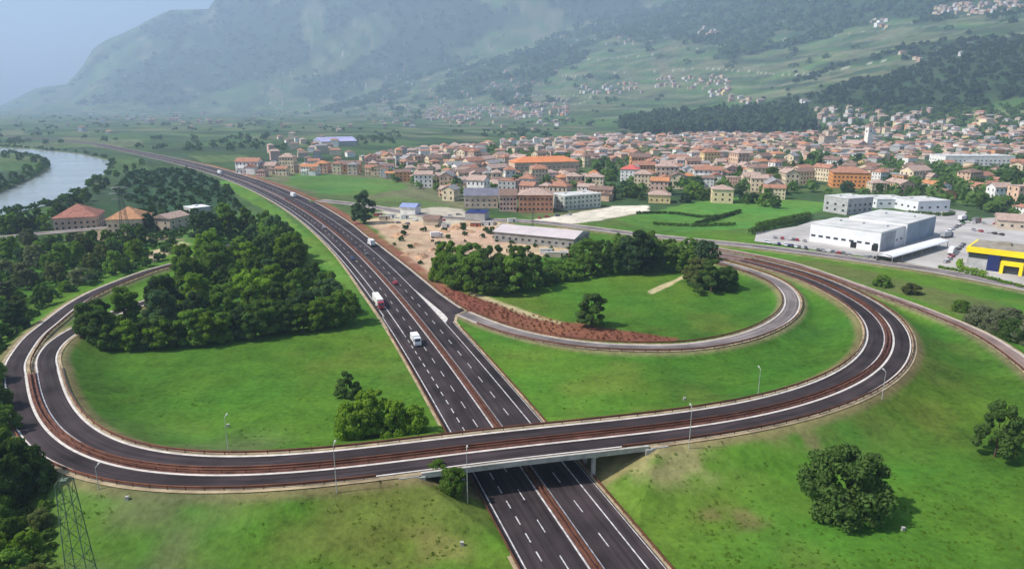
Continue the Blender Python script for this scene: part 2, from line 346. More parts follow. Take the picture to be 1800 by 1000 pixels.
# ---------------------------------------------------------------- TERRAIN SHEET
def pw(pts,z=0): return [P(x,y,z) for x,y in pts]
PAINT=[ # polygons in plan, colour, edge softness (m)
 (pw([(640,388),(700,374),(800,384),(870,390),(1010,405),(1030,440),(940,452),(820,455),(770,478),(752,486),(700,440)]),(.46,.33,.22),5),
 (pw([(672,372),(700,358),(800,366),(860,380),(800,392),(690,386)]),(.42,.38,.30),5),
 (pw([(930,388),(1000,376),(1080,362),(1140,361),(1142,372),(1060,386),(990,396)]),(.62,.57,.46),3),
 (pw([(770,500),(830,518),(900,541),(1000,567),(1080,577),(1190,593),(1195,602),(1050,600),(950,588),(870,568),(800,540)]),(.20,.085,.05),2.5),
 (pw([(828,512),(880,530),(962,560),(990,566),(985,570),(940,560),(860,530),(820,516)]),(.42,.37,.20),1.5),
 (pw([(1138,512),(1146,516),(1206,488),(1200,484)]),(.50,.44,.24),1),
 (pw([(245,458),(268,440),(320,424),(335,430),(300,446),(262,464)]),(.46,.38,.24),4),
 (pw([(130,436),(160,418),(176,420),(150,444)]),(.42,.38,.25),4),
 (pw([(140,412),(260,408),(320,420),(250,424),(150,424)]),(.26,.20,.13),8),
 (pw([(380,318),(480,380),(520,420),(600,500),(640,540),(640,520),(560,430),(500,375),(420,318)]),(.10,.20,.03),3),
 (pw([(1150,372),(1240,350),(1330,345),(1480,358),(1420,376),(1330,400),(1200,408),(1120,398),(1080,385)]),(.085,.20,.035),4),
 (pw([(520,305),(600,308),(700,318),(720,330),(640,345),(560,340),(500,322)]),(.085,.17,.04),6),
 (pw([(630,352),(700,345),(800,362),(740,366),(640,362)]),(.11,.16,.05),6),
 (pw([(1300,445),(1440,462),(1560,485),(1680,515),(1800,545),(1800,600),(1700,560),(1560,510),(1400,464)]),(.10,.125,.035),8),
]
def terrain():
    az=np.concatenate([np.linspace(-68,-42,60,endpoint=False),np.linspace(-42,42,760,endpoint=False),np.linspace(42,68,60)])*math.pi/180
    r=np.concatenate([np.linspace(2,66,14,endpoint=False),np.geomspace(66,1600,500,endpoint=False),np.geomspace(1600,15000,230)])
    A,R=np.meshgrid(az,r); x=(R*np.sin(A)).ravel(); y=(R*np.cos(A)).ravel(); z=ground(x,y)
    n=len(x); col=np.zeros((n,3)); 
    def mixc(c,w): 
        w=w[:,None]; col[:]=col*(1-w)+np.array(c)*w
    col[:]=(.058,.143,.016)
    nz=vnoise(x,y,60,2,2)+vnoise(x,y,17,4,1)*.6
    mixc((.076,.165,.018),sstep(nz,-.15,.35))
    mixc((.048,.120,.018),sstep(-nz,.15,.5)*.8); nq=vnoise(x,y,28,9,2)+vnoise(x,y,9,2,9)*.8; mixc((.105,.155,.026),sstep(nq,.15,.6)*.55)
    # worn, drier grass on the outer banks of the loop road and along verges
    nr=(y<480)&(abs(x)<420); idx=np.where(nr)[0]; xn,yn=x[nr],y[nr]
    d,zr,pp=dist_to(LOOP,xn,yn); wv=np.zeros(n)
    dry=(vnoise(xn,yn,22,7,7)+vnoise(xn,yn,7,1,5)*.7)
    outer=pp>0
    wv[idx]=np.clip(sstep(-d,-46,-9)*outer*(.22+dry*1.0)*np.where(xn<0,1.2,.7),0,.75)
    mixc((.130,.145,.036),wv)
    wv[:]=0; wv[idx]=sstep(-d,-11.5,-9.)*.8; mixc((.20,.155,.08),wv)
    for rd,hw in ((ARMB,4.5),(ARMA,4.5),(RAMP,4.2),(EXIT,3.6),(BACK,7.5)):
        dd,_,_=dist_to(rd,xn,yn); wv[:]=0; wv[idx]=sstep(-dd,-hw-2.6,-hw-.6)*.75; mixc((.22,.18,.10),wv)
    # left bottom scrub
    wv[:]=0; wv[idx]=sstep(-xn,48,66)*sstep(-yn,-170,-140)*(.6+dry); mixc((.10,.12,.05),np.clip(wv,0,.8))
    # bare scrape by the right abutment, tracks in the meadow
    for (a,b,rad,cc) in ((1150,835,8,(.24,.22,.10)),(1290,905,4,(.15,.14,.05)),(760,960,5,(.15,.15,.045)),(1385,790,5,(.16,.14,.06))):
        q=P(a,b,1); wv=np.clip(sstep(-np.hypot((x-q[0])*.8,(y-q[1])*1.5),-rad*2,-rad*.3)*(.8+2*vnoise(x,y,4,a,b)),0,.8); mixc(cc,wv)
    # rust-brown soil strip along the motorway's right shoulder
    nm=(y<1300)&(y>180); idm=np.where(nm)[0]; dm,_,pm=dist_to(MW,x[nm],y[nm])
    # valley fields
    far=sstep(np.hypot(x,y),430,560)
    ang=math.radians(38); fx=x*math.cos(ang)+y*math.sin(ang); fy=-x*math.sin(ang)+y*math.cos(ang)
    fx=fx+vnoise(x,y,400,1,1)*120; fy=fy+vnoise(x,y,500,2,1)*150
    ci=np.floor(fx/ (70)).astype(int); cj=np.floor(fy/150+ (ci%3)*.37).astype(int); hsh=((ci*73856093)^(cj*19349663))%1000/1000.
    pal=np.array([(.07,.125,.04),(.055,.10,.035),(.10,.15,.05),(.12,.15,.07),(.045,.085,.035),(.075,.14,.045),(.15,.16,.08),(.06,.105,.045),(.05,.085,.04)])
    fc=pal[(hsh*len(pal)).astype(int)]*.85; row=.93+.14*(np.sin(fx/3.2)>0)
    col[:]=col*(1-far[:,None])+fc*row[:,None]*far[:,None]
    # orchards by the river
    wv=inpoly(x,y,pw([(200,330),(240,300),(330,300),(400,330),(430,370),(330,385),(250,372)])).astype(float); mixc((.035,.075,.035),wv*.9)
    # hill: woods and terraces
    u,hz=woodness(x,y,z); wood=sstep(hz,-.03,.06); wood[u<20]=0
    mixc((.034,.062,.024),wood)
    g2=(vnoise(x,y,180,3,3)+vnoise(x,y,420,1,4)*.7)*(u>40); mixc((.070,.130,.036),sstep(g2,.05,.35)*(1-wood)*.8); mixc((.11,.125,.055),sstep(-g2,.28,.5)*(1-wood)*.6)
    terr=(np.sin(z/7.5+vnoise(x,y,200,1,3)*5)>.72)*(u>150)*(1-wood)*.55; mixc((.17,.17,.10),terr)
    road=(abs(np.sin(z/60+vnoise(x,y,900,3,8)*7))<.012)*(u>100)*(1-.6*wood); mixc((.42,.40,.33),road*.8)
    sprow=(y>5000); 
    # paints
    wv=np.zeros(n); wv[idm]=((pm>0)*sstep(dm,RW_EDGE(y[nm]),RW_EDGE(y[nm])+.6)*sstep(-dm,-RW_EDGE(y[nm])-8.5,-RW_EDGE(y[nm])-6)*sstep(y[nm],272,300)*sstep(-y[nm],-1100,-900)*(.85+.6*vnoise(x[nm],y[nm],6,1,1)))
    for poly,c,sf in PAINT:
        po=np.array(poly); bb=(x>po[:,0].min()-20)&(x<po[:,0].max()+20)&(y>po[:,1].min()-20)&(y<po[:,1].max()+20); ib=np.where(bb)[0]
        xb,yb=x[bb],y[bb]; ins=inpoly(xb,yb,poly); dd=polydist(xb,yb,poly)*np.where(ins,1,-1)+vnoise(xb,yb,9,3,4)*sf*1.2
        w2=np.zeros(n); w2[ib]=sstep(dd,-sf*.5,sf*.5); mixc(c,w2)
    mixc((.24,.10,.065),np.clip(wv,0,1))
    # river banks
    ri=inpoly(x,y,RIVER); mixc((.2,.19,.15),ri.astype(float))
    nr_,na=len(r),len(az); I=np.arange(nr_*na).reshape(nr_,na)
    Fc=np.stack([I[:-1,:-1],I[:-1,1:],I[1:,1:],I[1:,:-1]],-1).reshape(-1,4)
    me=npmesh('terrain',np.c_[x,y,z],Fc,[TERR],col=col,smooth=True)
    tag(put(me,'ground'),kind='structure')
    b=MB(); b.quad((-16000,-9000,-8),(16000,-9000,-8),(16000,2,-8),(-16000,2,-8)); tag(b.build('terrain_behind',[mat('meadow_far',(.06,.12,.03),.95)]),kind='structure')
def RW_EDGE(y):
    # paved right edge measured from the median line
    return np.interp(y,[0,247,255,257,270,286,318,350,422,466,554,700,1000,1600],[12.3,12.3,15.4,21.,19.5,18.,17.2,16.5,15.6,17.3,18.5,17,14,13])
def LW_EDGE(y): return np.interp(y,[0,170,260,300,380,700,1600],[12.9,13.2,13,13.4,12.4,12,12])
terrain()
# ---------------------------------------------------------------- water
RB=RIVER.copy()
def river():
    cen=RB.mean(0); b=MB(); b.v=[(p[0],p[1],-2.0) for p in RB]; b.f=[tuple(range(len(RB)))]; b.m=[0]
    m=mat('river_water',(.27,.31,.30),.2,spec=.5,noise=.02,amp=.15)
    n=m.node_tree; tc=n.nodes.new('ShaderNodeTexCoord'); ns=n.nodes.new('ShaderNodeTexNoise'); ns.inputs['Scale'].default_value=.4; n.links.new(tc.outputs['Object'],ns.inputs[0])
    bp=n.nodes.new('ShaderNodeBump'); bp.inputs['Strength'].default_value=.4; bp.inputs['Distance'].default_value=.3; n.links.new(ns.outputs[0],bp.inputs['Height']); n.links.new(bp.outputs[0],n.nodes['Principled BSDF'].inputs['Normal'])
    tag(b.build('river',[m]),kind='structure')
river()
# ---------------------------------------------------------------- ROADS
def strip(path,oa,ob,dz,mi,store,s0=None,s1=None,lift=None):
    """oa/ob: offsets (number or per-sample array), + is right of travel"""
    a=offs(path,0); t=np.gradient(path[:,:2],axis=0); t/=np.linalg.norm(t,axis=1)[:,None]+1e-9
    N=np.c_[t[:,1],-t[:,0]]; oa=np.broadcast_to(oa,len(path)); ob=np.broadcast_to(ob,len(path))
    L=path[:,:2]+N*oa[:,None]; R=path[:,:2]+N*ob[:,None]; s=np.r_[0,np.cumsum(np.linalg.norm(np.diff(path[:,:2],axis=0),axis=1))]
    i0=0 if s0 is None else np.searchsorted(s,s0); i1=len(path)-1 if s1 is None else min(len(path)-1,np.searchsorted(s,s1))
    for i in range(i0,i1):
        j=i+1
        if abs(oa[i]-ob[i])<.03 and abs(oa[j]-ob[j])<.03: continue
        store.append(([(*L[i],path[i,2]+dz),(*R[i],path[i,2]+dz),(*R[j],path[j,2]+dz),(*L[j],path[j,2]+dz)],mi,[(oa[i],s[i]),(ob[i],s[i]),(ob[j],s[j]),(oa[j],s[j])]))
def dashes(path,off,wd,on,period,dz,mi,store,s0,s1):
    p=offs(path,off); s=np.r_[0,np.cumsum(np.linalg.norm(np.diff(p[:,:2],axis=0),axis=1))]
    a=s0
    f=lambda q:np.array([np.interp(q,s,p[:,k]) for k in range(3)])
    while a<min(s1,s[-1]-period):
        A=f(a);B=f(a+on); d=(B-A)[:2]; d/=np.linalg.norm(d); N=np.array([d[1],-d[0]])*wd/2
        store.append(([(*(A[:2]-N),A[2]+dz),(*(A[:2]+N),A[2]+dz),(*(B[:2]+N),B[2]+dz),(*(B[:2]-N),B[2]+dz)],mi,[(0,0)]*4)); a+=period
def road(name,store,mats):
    V=[];Fc=[];mi=[];UV=[]
    for q,m,uv in store:
        i=len(V); V+=q; Fc.append((i,i+1,i+2,i+3)); mi.append(m); UV+=uv
    me=bpy.data.meshes.new(name); me.from_pydata(V,[],Fc)
    for m in mats: me.materials.append(m)
    me.polygons.foreach_set('material_index',mi); ul=me.uv_layers.new(name='UVMap'); ul.data.foreach_set('uv',np.array(UV,dtype=np.float32).ravel()); me.update()
    return tag(put(me,name),kind='structure')
# motorway: travel direction away from camera
mwS=np.r_[0,np.cumsum(np.linalg.norm(np.diff(MW[:,:2],axis=0),axis=1))]
MY=MW[:,1]
st=[]
strip(MW,-LW_EDGE(MY),-.95,0,0,st); strip(MW,.95,RW_EDGE(MY),0,0,st)
strip(MW,-.95,.95,0,1,st)
strip(MW,-LW_EDGE(MY)-1.3,-LW_EDGE(MY),-.01,2,st); strip(MW,RW_EDGE(MY),RW_EDGE(MY)+1.2,-.01,2,st)
Z1=.02
strip(MW,-1.45,-1.05,Z1,3,st); strip(MW,1.05,1.4,Z1,3,st)
sY=lambda yy: float(np.interp(yy,MY,mwS))
dashes(MW,-4.95,.24,4.5,12,Z1,3,st,4,sY(1200)); dashes(MW,4.95,.24,4.5,12,Z1,3,st,8,sY(1200))
strip(MW,8.72,9.02,Z1,3,st)
le=np.interp(MY,[0,145,158,1e4],[12.4,12.4,12.4,12.4])
strip(MW,-12.45,-12.15,Z1,3,st,0,sY(262))
dashes(MW,-8.75,.28,3,6,Z1,3,st,2,sY(238)); strip(MW,-8.95,-8.55,Z1,3,st,sY(238),sY(1500))
strip(MW,-11.9,-11.5,Z1,3,st,sY(262),sY(1500))
# exit lane line + pale gore between motorway and ramp
strip(MW,RW_EDGE(MY)-.7,RW_EDGE(MY)-.2,Z1,4,st,sY(262),sY(1500)); strip(MW,RW_EDGE(MY)-.5,RW_EDGE(MY)-.3,Z1,3,st,0,sY(244))
gore=np.interp(MY,[0,247,252,262,280,296,1e4],[9.1,9.1,11.6,11.3,10.,9.1,9.1]); strip(MW,9.05,gore,Z1+.01,4,st,sY(246),sY(302))
ph=np.interp(MY,[0,1e4],[1,1])
road('motorway',st,[ASPH,SOILM,VERGE,WHITE,KERB])
# loop road: travel left -> right; inner side = negative offset
st=[]
strip(LOOP,-6.9,-1.1,0,0,st); strip(LOOP,1.1,6.9,0,0,st); strip(LOOP,-1.1,1.1,-.01,1,st)
strip(LOOP,-8.,-6.9,-.01,2,st); strip(LOOP,6.9,8.3,-.01,2,st)
strip(LOOP,-6.85,-6.2,Z1,3,st); strip(LOOP,1.1,1.75,Z1,3,st); strip(LOOP,6.2,6.6,Z1,3,st); strip(LOOP,-1.5,-1.15,Z1,4,st)
strip(LTAIL,-6.9,-1.1,0,5,st); strip(LTAIL,1.1,6.9,0,5,st); strip(LTAIL,-1.1,1.1,-.01,1,st)
road('loop_road',st,[ASPH,SOILM,VERGE,KERB,WHITE,ASPP])
for nm,rd,hw,mt in (('slip_road_outer',ARMB,2.95,ASPH),('slip_road_inner',ARMA,2.95,ASPH),('exit_ramp',RAMP,3.1,ASPW),('access_road',EXIT,2.7,ASPP),('valley_road',BACK,5.6,ASPW),('river_road',VIA,4.4,ASPW)):
    st=[]; s0=0
    p=rd.copy()
    if nm=='exit_ramp': p=rd[np.argmax(rd[:,1]<264):]
    zz=.012 if nm in('exit_ramp','slip_road_outer','slip_road_inner') else .0
    strip(p,-hw,hw,zz,0,st); strip(p,-hw-.9,-hw,zz-.01,2,st); strip(p,hw,hw+.9,zz-.01,2,st)
    e=.5 if nm!='valley_road' else .9
    km=1
    strip(p,-hw+.1,-hw+.1+e,zz+Z1,km,st); strip(p,hw-.1-e,hw-.1,zz+Z1,km,st)
    if nm in('valley_road','river_road'): dashes(p,0,.3,4,9,zz+Z1,3,st,4,900)
    road(nm,st,[mt,KERB,VERGE,WHITE])
# car park and yards: flat paved sheets
def sheet(name,pts,z,m,dz=0):
    b=MB(); b.v=[(*P(x,y,z),z+dz) for x,y in pts]; b.f=[tuple(range(len(pts)))[::-1]]; b.m=[0]
    tag(b.build(name,[m]),kind='structure')
YARD=mat('yard_concrete',(.40,.38,.36),.9,.05,amp=.22)
sheet('car_park',[(1326,424),(1330,408),(1400,398),(1430,388),(1660,366),(1700,372),(1680,400),(1640,470),(1560,456),(1440,440)],.15,YARD)
sheet('shop_yard',[(1640,470),(1680,400),(1720,384),(1800,380),(1860,388),(1860,520),(1800,500)],.17,YARD)
# ---------------------------------------------------------------- guard rails
POSTC={}
def guard(path,off,label,s0=0,s1=1e9,hgt=.95,posts=90,z0=.35,group='rust-coloured guard rails'):
    p=offs(path,0); offa=np.broadcast_to(off,len(path)); t=np.gradient(path[:,:2],axis=0); t/=np.linalg.norm(t,axis=1)[:,None]+1e-9
    p=path.copy(); p[:,0]+=t[:,1]*offa; p[:,1]-=t[:,0]*offa
    s=np.r_[0,np.cumsum(np.linalg.norm(np.diff(p[:,:2],axis=0),axis=1))]; k=(s>=s0)&(s<=s1); p=p[k]; s=s[k]
    if len(p)<3: return
    o=empty('guard_rail',p[len(p)//2],0,label,'guard rail',group); C=p[len(p)//2]; q=p-C
    b=MB(); T=np.gradient(q[:,:2],axis=0); T/=np.linalg.norm(T,axis=1)[:,None]; N=np.c_[T[:,1],-T[:,0]]
    prof=[(-.07,z0),(.07,z0+.08),(-.02,(z0+hgt)/2),(.07,hgt-.08),(-.07,hgt),(-.12,hgt),(-.12,z0)]
    for i in range(len(q)):
        for (a,z) in prof: b.v.append((q[i,0]+N[i,0]*a,q[i,1]+N[i,1]*a,q[i,2]+z))
    n=len(prof)
    for i in range(len(q)-1):
        for j in range(n): b.f.append((i*n+j,i*n+(j+1)%n,(i+1)*n+(j+1)%n,(i+1)*n+j)); b.m.append(0)
    b.build('rail_beam',[RUST],o)
    if not POSTC:
        pb=MB(); pb.box((0,0,-.2),(.16,.16,1.15)); POSTC['m']=pb.mesh('rail_post',[RUST])
    step=max(4.,(s[-1]-s[0])/posts)
    for a in np.arange(s[0]+1,s[-1],step):
        po=put(POSTC['m'],'rail_post',o); po.location=[np.interp(a,s,q[:,k]) for k in range(3)]
LS=float(np.linalg.norm(np.diff(LOOP[:,:2],axis=0),axis=1).sum())
_lg=np.r_[0,np.cumsum(np.linalg.norm(np.diff(LOOP[:,:2],axis=0),axis=1))]; _lb=_lg[dist_to(MW[:60],LOOP[:,0],LOOP[:,1])[0]<27]
guard(LOOP,7.3,'rust coloured guard rail along the outer edge of the left loop',0,_lb[0])
guard(LOOP,7.3,'rust coloured guard rail along the outer edge of the right loop',_lb[-1])
guard(LOOP,-7.3,'rust coloured guard rail along the inner edge of the loop road')
guard(LOOP,-.55,'rust coloured barrier in loop road median, side facing the inner carriageway')
guard(LOOP,.55,'rust coloured barrier in loop road median, side facing the outer carriageway')
guard(MW,-.5,'rust coloured motorway median barrier beside the left carriageway',0,sY(600))
guard(MW,.5,'rust coloured motorway median barrier beside the right carriageway',0,sY(600))
guard(MW,-LW_EDGE(MY)-.5,'rust coloured guard rail at left edge of motorway',0,sY(245))
guard(MW,RW_EDGE(MY)+.5,'rust coloured guard rail at right edge of motorway, below the ramp nose',0,sY(243))
guard(MW,RW_EDGE(MY)+.5,'rust coloured guard rail at right edge of motorway beyond the exit ramp',sY(262),sY(760))
guard(RAMP[np.argmax(RAMP[:,1]<262):],-3.9,'rust coloured guard rail on the soil bank side of the exit ramp')
guard(RAMP[np.argmax(RAMP[:,1]<252):],3.9,'rust coloured guard rail on the meadow side of the exit ramp')
guard(ARMB,4.2,'rust coloured guard rail outside the left slip road above the trees')
guard(EXIT,3.3,'rust coloured guard rail beside the access road at far right',posts=60)
# ---------------------------------------------------------------- BRIDGE
def bridge():
    d,_,_=dist_to(MW[:60],LOOP[:,0],LOOP[:,1]); ii=np.where(d<27)[0]; seg=LOOP[ii[0]:ii[-1]+1]
    ic=np.argmin(d); C=np.array([LOOP[ic,0],LOOP[ic,1],0]); root=empty('road_bridge',C,0,'long flat concrete bridge carrying the loop road over the motorway','bridge')
    q=seg-C; T=np.gradient(q[:,:2],axis=0); T/=np.linalg.norm(T,axis=1)[:,None]; N=np.c_[T[:,1],-T[:,0]]
    def sweep(prof,name,m):
        b=MB(); n=len(prof)
        for i in range(len(q)):
            for a,z in prof: b.v.append((q[i,0]+N[i,0]*a,q[i,1]+N[i,1]*a,q[i,2]+z))
        for i in range(len(q)-1):
            for j in range(n): b.f.append((i*n+j,i*n+(j+1)%n,(i+1)*n+(j+1)%n,(i+1)*n+j)); b.m.append(0)
        b.f.append(tuple(range(n))); b.f.append(tuple((len(q)-1)*n+j for j in reversed(range(n)))); b.m+=[0,0]
        return b.build(name,[m],root)
    sweep([(-8.2,-.06),(8.2,-.06),(8.2,-.55),(6.8,-1.25),(-6.8,-1.25),(-8.2,-.55)],'deck',CONC)
    for s,hh in ((-1,-.04),(1,.42)):
        a=8.05*s; sweep([(a-.28,-.8),(a+.28,-.8),(a+.28,hh),(a-.28,hh)],'parapet',mat('pale_concrete_edge',(.42,.40,.36),.85,.5,amp=.3))
    # piers in line with the motorway
    tm=MW[15,:2]-MW[10,:2]; tm/=np.linalg.norm(tm); nm=np.array([tm[1],-tm[0]])
    dmid,_,pm=dist_to(MW[:60],LOOP[:,0],LOOP[:,1])
    for off in (-15.2,14.8):
        c=seg[np.argmin(abs(dist_to(MW[:60],seg[:,0],seg[:,1])[2]-off))]
        for k in (-5.8,0,5.8):
            i=np.argmin(abs(seg-c).sum(1)); n2=N[i]; px,py=c[0]+n2[0]*k-C[0],c[1]+n2[1]*k-C[1]
            g=gz(px+C[0],py+C[1]); b=MB(); b.bar((px,py,g-.5),(px,py,c[2]-1.2),.55,n=14); b.build('pier',[CONC],root)
        b=MB(); i=np.argmin(abs(seg-c).sum(1)); n2=N[i]; ang=math.atan2(n2[1],n2[0]); b.box((c[0]-C[0],c[1]-C[1],c[2]-1.75),(14,1.3,.5),rz=ang); b.build('pier_cap',[CONC],root)
    for e,i in ((seg[0],0),(seg[-1],-1)):
        ang=math.atan2(N[i][1],N[i][0]); b=MB(); b.box((e[0]-C[0],e[1]-C[1],e[2]-3.6),(17.4,1.6,3.3),rz=ang)
        for s in (-1,1):
            cx,cy=e[0]-C[0]+N[i][0]*8.3*s,e[1]-C[1]+N[i][1]*8.3*s; sgn=-1 if i==0 else 1
            b.box((cx+T[i][0]*2.6*sgn,cy+T[i][1]*2.6*sgn,e[2]-2.6),(.5,4.2,2.5),rz=ang)
        b.build('abutment',[CONC],root)
    # concrete slope paving under the ends handled by terrain
bridge()
# ---------------------------------------------------------------- TREES
def leafquads(cent,rad,n,size,rng,flat=.0):
    """n leaf-sized quads scattered on/in clumps"""
    k=rng.randint(0,len(cent),n); d=rng.normal(size=(n,3)); d/=np.linalg.norm(d,axis=1)[:,None]
    r=rad[k]*(.55+.6*rng.rand(n)**.7); c=cent[k]+d*r[:,None]*np.array([1,1,.8])
    nrm=d+rng.normal(size=(n,3))*.7+np.array([0,0,.25]); nrm/=np.linalg.norm(nrm,axis=1)[:,None]
    a=np.cross(nrm,rng.normal(size=(n,3))); a/=np.linalg.norm(a,axis=1)[:,None]; b=np.cross(nrm,a)
    s=size*(.6+.8*rng.rand(n))[:,None]; a=a*s; b=b*s*.7
    V=np.stack([c-a-b*.6,c+a*.6-b,c+a+b*.6,c-a*.6+b],1).reshape(-1,3)
    return V,np.arange(n*4).reshape(-1,4)
def crown(kind,seed):
    """unit: height 1, sits from ~.1 up"""
    g=np.random.RandomState(seed)
    if kind=='broad': nb,W,z0,z1,br=44,.36,.15,.88,.10
    elif kind=='oval': nb,W,z0,z1,br=40,.27,.13,.91,.088
    elif kind=='bush': nb,W,z0,z1,br=64,.50,.08,.82,.13
    elif kind=='spire': nb,W,z0,z1,br=24,.15,.12,.92,.09
    else: nb,W,z0,z1,br=38,.32,.1,.90,.085
    c=[];r=[]
    for i in range(nb):
        t=(i+.5)/nb if kind!='cone' else 1-((i+.5)/nb)**.6; z=z0+(z1-z0)*t
        if kind=='cone': w=W*(1-t)*1.15+.03
        elif kind=='spire': w=W*math.sin(math.pi*min(1,max(.08,t*.82+.12)))
        else: w=W*math.sqrt(max(.05,1-((t-.34)/.70)**2))
        a=g.rand()*6.283; q=w*(.25+.8*math.sqrt(g.rand())); 
        c.append((q*math.cos(a),q*math.sin(a),z+(g.rand()-.5)*.06)); r.append(br*(.7+.6*g.rand())*(1-.3*t))
    return np.array(c),np.array(r)
def trunkmesh(kind,seed,cent,name='trunk'):
    g=random.Random(seed); b=MB(); top=.62; p=Vector((0,0,-.03)); r=.026
    pts=[p]
    for k in range(1,5):
        pts.append(Vector((g.uniform(-.012,.012)*k,g.uniform(-.012,.012)*k,top*k/4)))
    for k in range(4): b.bar(pts[k],pts[k+1],r*(1-k*.2),n=6,r1=r*(1-(k+1)*.2))
    for i in g.sample(range(len(cent)),8):
        c=Vector(cent[i]); s=pts[2].lerp(pts[3],g.random()) if c.z>.4 else pts[1]
        b.bar(s,s.lerp(c,.85),r*.42,n=4,r1=r*.12)
    return b.mesh(name,[BARK])
PROTO={}
def proto(kind,tint,var,lod):
    key=(kind,tint,var,lod)
    if key not in PROTO:
        sd=hash_(kind)*31+var*7+3; c,r=crown(kind,sd); g=np.random.RandomState(sd+1)
        n,s={0:(11500,.018),1:(3400,.029),2:(1200,.046)}[lod]
        if kind=='bush': s*=1.3
        V,Fc=leafquads(c,r,n,s,g); me=npmesh('crown',V,Fc,[LEAF[tint]])
        k2=('t',kind,var)
        if k2 not in PROTO: PROTO[k2]=trunkmesh(kind,sd,c)
        PROTO[key]=(me,PROTO[k2])
    return PROTO[key]
def hash_(s): return sum(ord(c)*(i+3) for i,c in enumerate(s))%97
NT=[0]
def tree(x,y,h,kind='broad',tint='mid green',label='tree',group=None,wid=1.,z=None,cat='tree',name='tree'):
    zz=gz(x,y) if z is None else z
    d=math.hypot(x,y); lod=0 if d<360 else 1 if d<620 else 2
    me,tr=proto(kind,tint,random.randrange(3),lod); NT[0]+=1
    o=empty(name,(x,y,zz-.05),random.uniform(0,6.28),label,cat,group); o.scale=(h*wid,h*wid,h)
    put(me,'crown',o); put(tr,'trunk',o); return o
def scatter(poly,sp,z=0,seed=1,maxn=999,px=True,tries=9000):
    g=np.random.RandomState(seed); W=np.array(pw(poly,z) if px else poly); lo,hi=W.min(0),W.max(0); pts=[]
    c=lo+g.rand(tries,2)*(hi-lo); ins=inpoly(c[:,0],c[:,1],W)
    for q in c[ins]:
        if all((q[0]-p[0])**2+(q[1]-p[1])**2>sp*sp for p in pts):
            pts.append(q)
            if len(pts)>=maxn: break
    return pts
def clear(x,y,m=2.5):
    xa=np.array([x]);ya=np.array([y])
    for r,hw in ROADS:
        if dist_to(r,xa,ya)[0][0]<hw+m: return False
    return dist_to(MW,xa,ya)[0][0]>15+m+(max(0,RW_EDGE(y)-13))
SIZE=lambda h:'tall' if h>17 else 'medium' if h>12 else 'small'
# the dense grove inside the left loop
G='trees of the grove inside the left loop'
for q in scatter([(128,602),(150,612),(200,618),(300,612),(400,600),(480,592),(560,582),(606,576),(592,545),(556,505),(518,462),(490,432),(455,410),(385,408),(345,440),(330,480),(250,535),(170,560)],12.2,0,5,100):
    x,y=q
    if not clear(x,y,3): continue
    px,py=Q(x,y,0); front=py>565
    h=random.uniform(13,17.5) if front else random.uniform(15,22)
    if 500<py<600 and 450<px<615: h*=.86
    if py>590: h*=.9
    row='front row' if py>560 else 'middle' if py>490 else 'back'
    tint=random.choices(['dark green','mid green','bright green','blue green'],[4,5,2.2,2] if py>470 else [4,4,.6,3])[0]
    kd=random.choice(['broad','broad','oval'])
    tree(x,y,h,kd,tint,f'{SIZE(h)} {tint} {"rounded" if kd=="broad" else "oval"} tree, {row} of grove inside left loop',G,wid=random.uniform(.85,1.1))
for i,(a,b_) in enumerate([(138,600),(158,610),(182,614),(206,616),(232,616),(258,614),(284,613),(312,612),(340,609),(368,606),(396,602),(424,598),(450,594),(478,590),(506,586),(534,584),(562,582),(588,578),(608,570),(150,590),(175,598),(340,590),(470,578),(545,570)]):
    x,y=P(a+random.uniform(-4,4),b_-2,0)
    if not clear(x,y,2.5): continue
    ti=random.choice(['dark green','mid green','dark green','mid green','bright green']); h=random.uniform(10,14.5)
    tree(x,y,h,'oval' if i%3 else 'broad',ti,f'{ti} tree hanging low over meadow, very front of left grove',G,wid=random.uniform(1.,1.25))
# right hand groves
G='trees of the tree belt inside the right loop'
for (a,b_,h,kd,ti,wd) in [(778,492,15,'bush','bright green',.8),(802,506,17,'broad','mid green',1.1),(835,513,18,'broad','mid green',1.1),(868,517,17,'broad','dark green',1.1),(902,515,18,'broad','mid green',1.1),(936,508,17,'broad','dark green',1.1),
  (790,478,17,'broad','bright green',1.1),(826,490,19,'broad','mid green',1.1),(866,492,18,'broad','dark green',1.1),(915,490,18,'broad','mid green',1),(962,499,9,'bush','dark green',1),(984,492,9,'bush','mid green',1),
  (1004,491,10,'bush','mid green',1),(1028,486,12,'broad','mid green',1.1),(1050,483,13,'broad','dark green',1.1),(1076,480,15,'broad','dark green',1),(1100,478,19,'broad','blue green',1),(1126,479,23,'oval','blue green',1.25),
  (1146,474,17,'broad','dark green',1),(1166,476,14,'broad','mid green',1),(1188,476,14,'broad','dark green',1),(1206,480,13,'broad','mid green',1.1),(1218,497,13,'oval','olive green',1.2),(1250,513,17,'cone','dark green',1.35),(1274,508,12,'bush','dark green',.9),
  (1230,505,15,'broad','olive green',.9),(1034,458,13,'broad','mid green',1.2),(1015,452,9,'bush','mid green',1),(1062,458,12,'broad','dark green',1.1),(1176,455,12,'broad','mid green',1.1),(1210,452,12,'broad','mid green',1.1),(1090,455,15,'broad','mid green',1.1),
  (1140,450,15,'broad','mid green',1.1),(1240,462,12,'bush','blue green',1)]:
    x,y=P(a,b_,0); place='left end' if a<960 else 'middle' if a<1110 else 'right end'
    tree(x,y,h,kd,ti,f'{SIZE(h)} {ti} {"bushy" if kd=="bush" else "leafy"} tree, {place} of belt inside right loop',G,wid=wd)
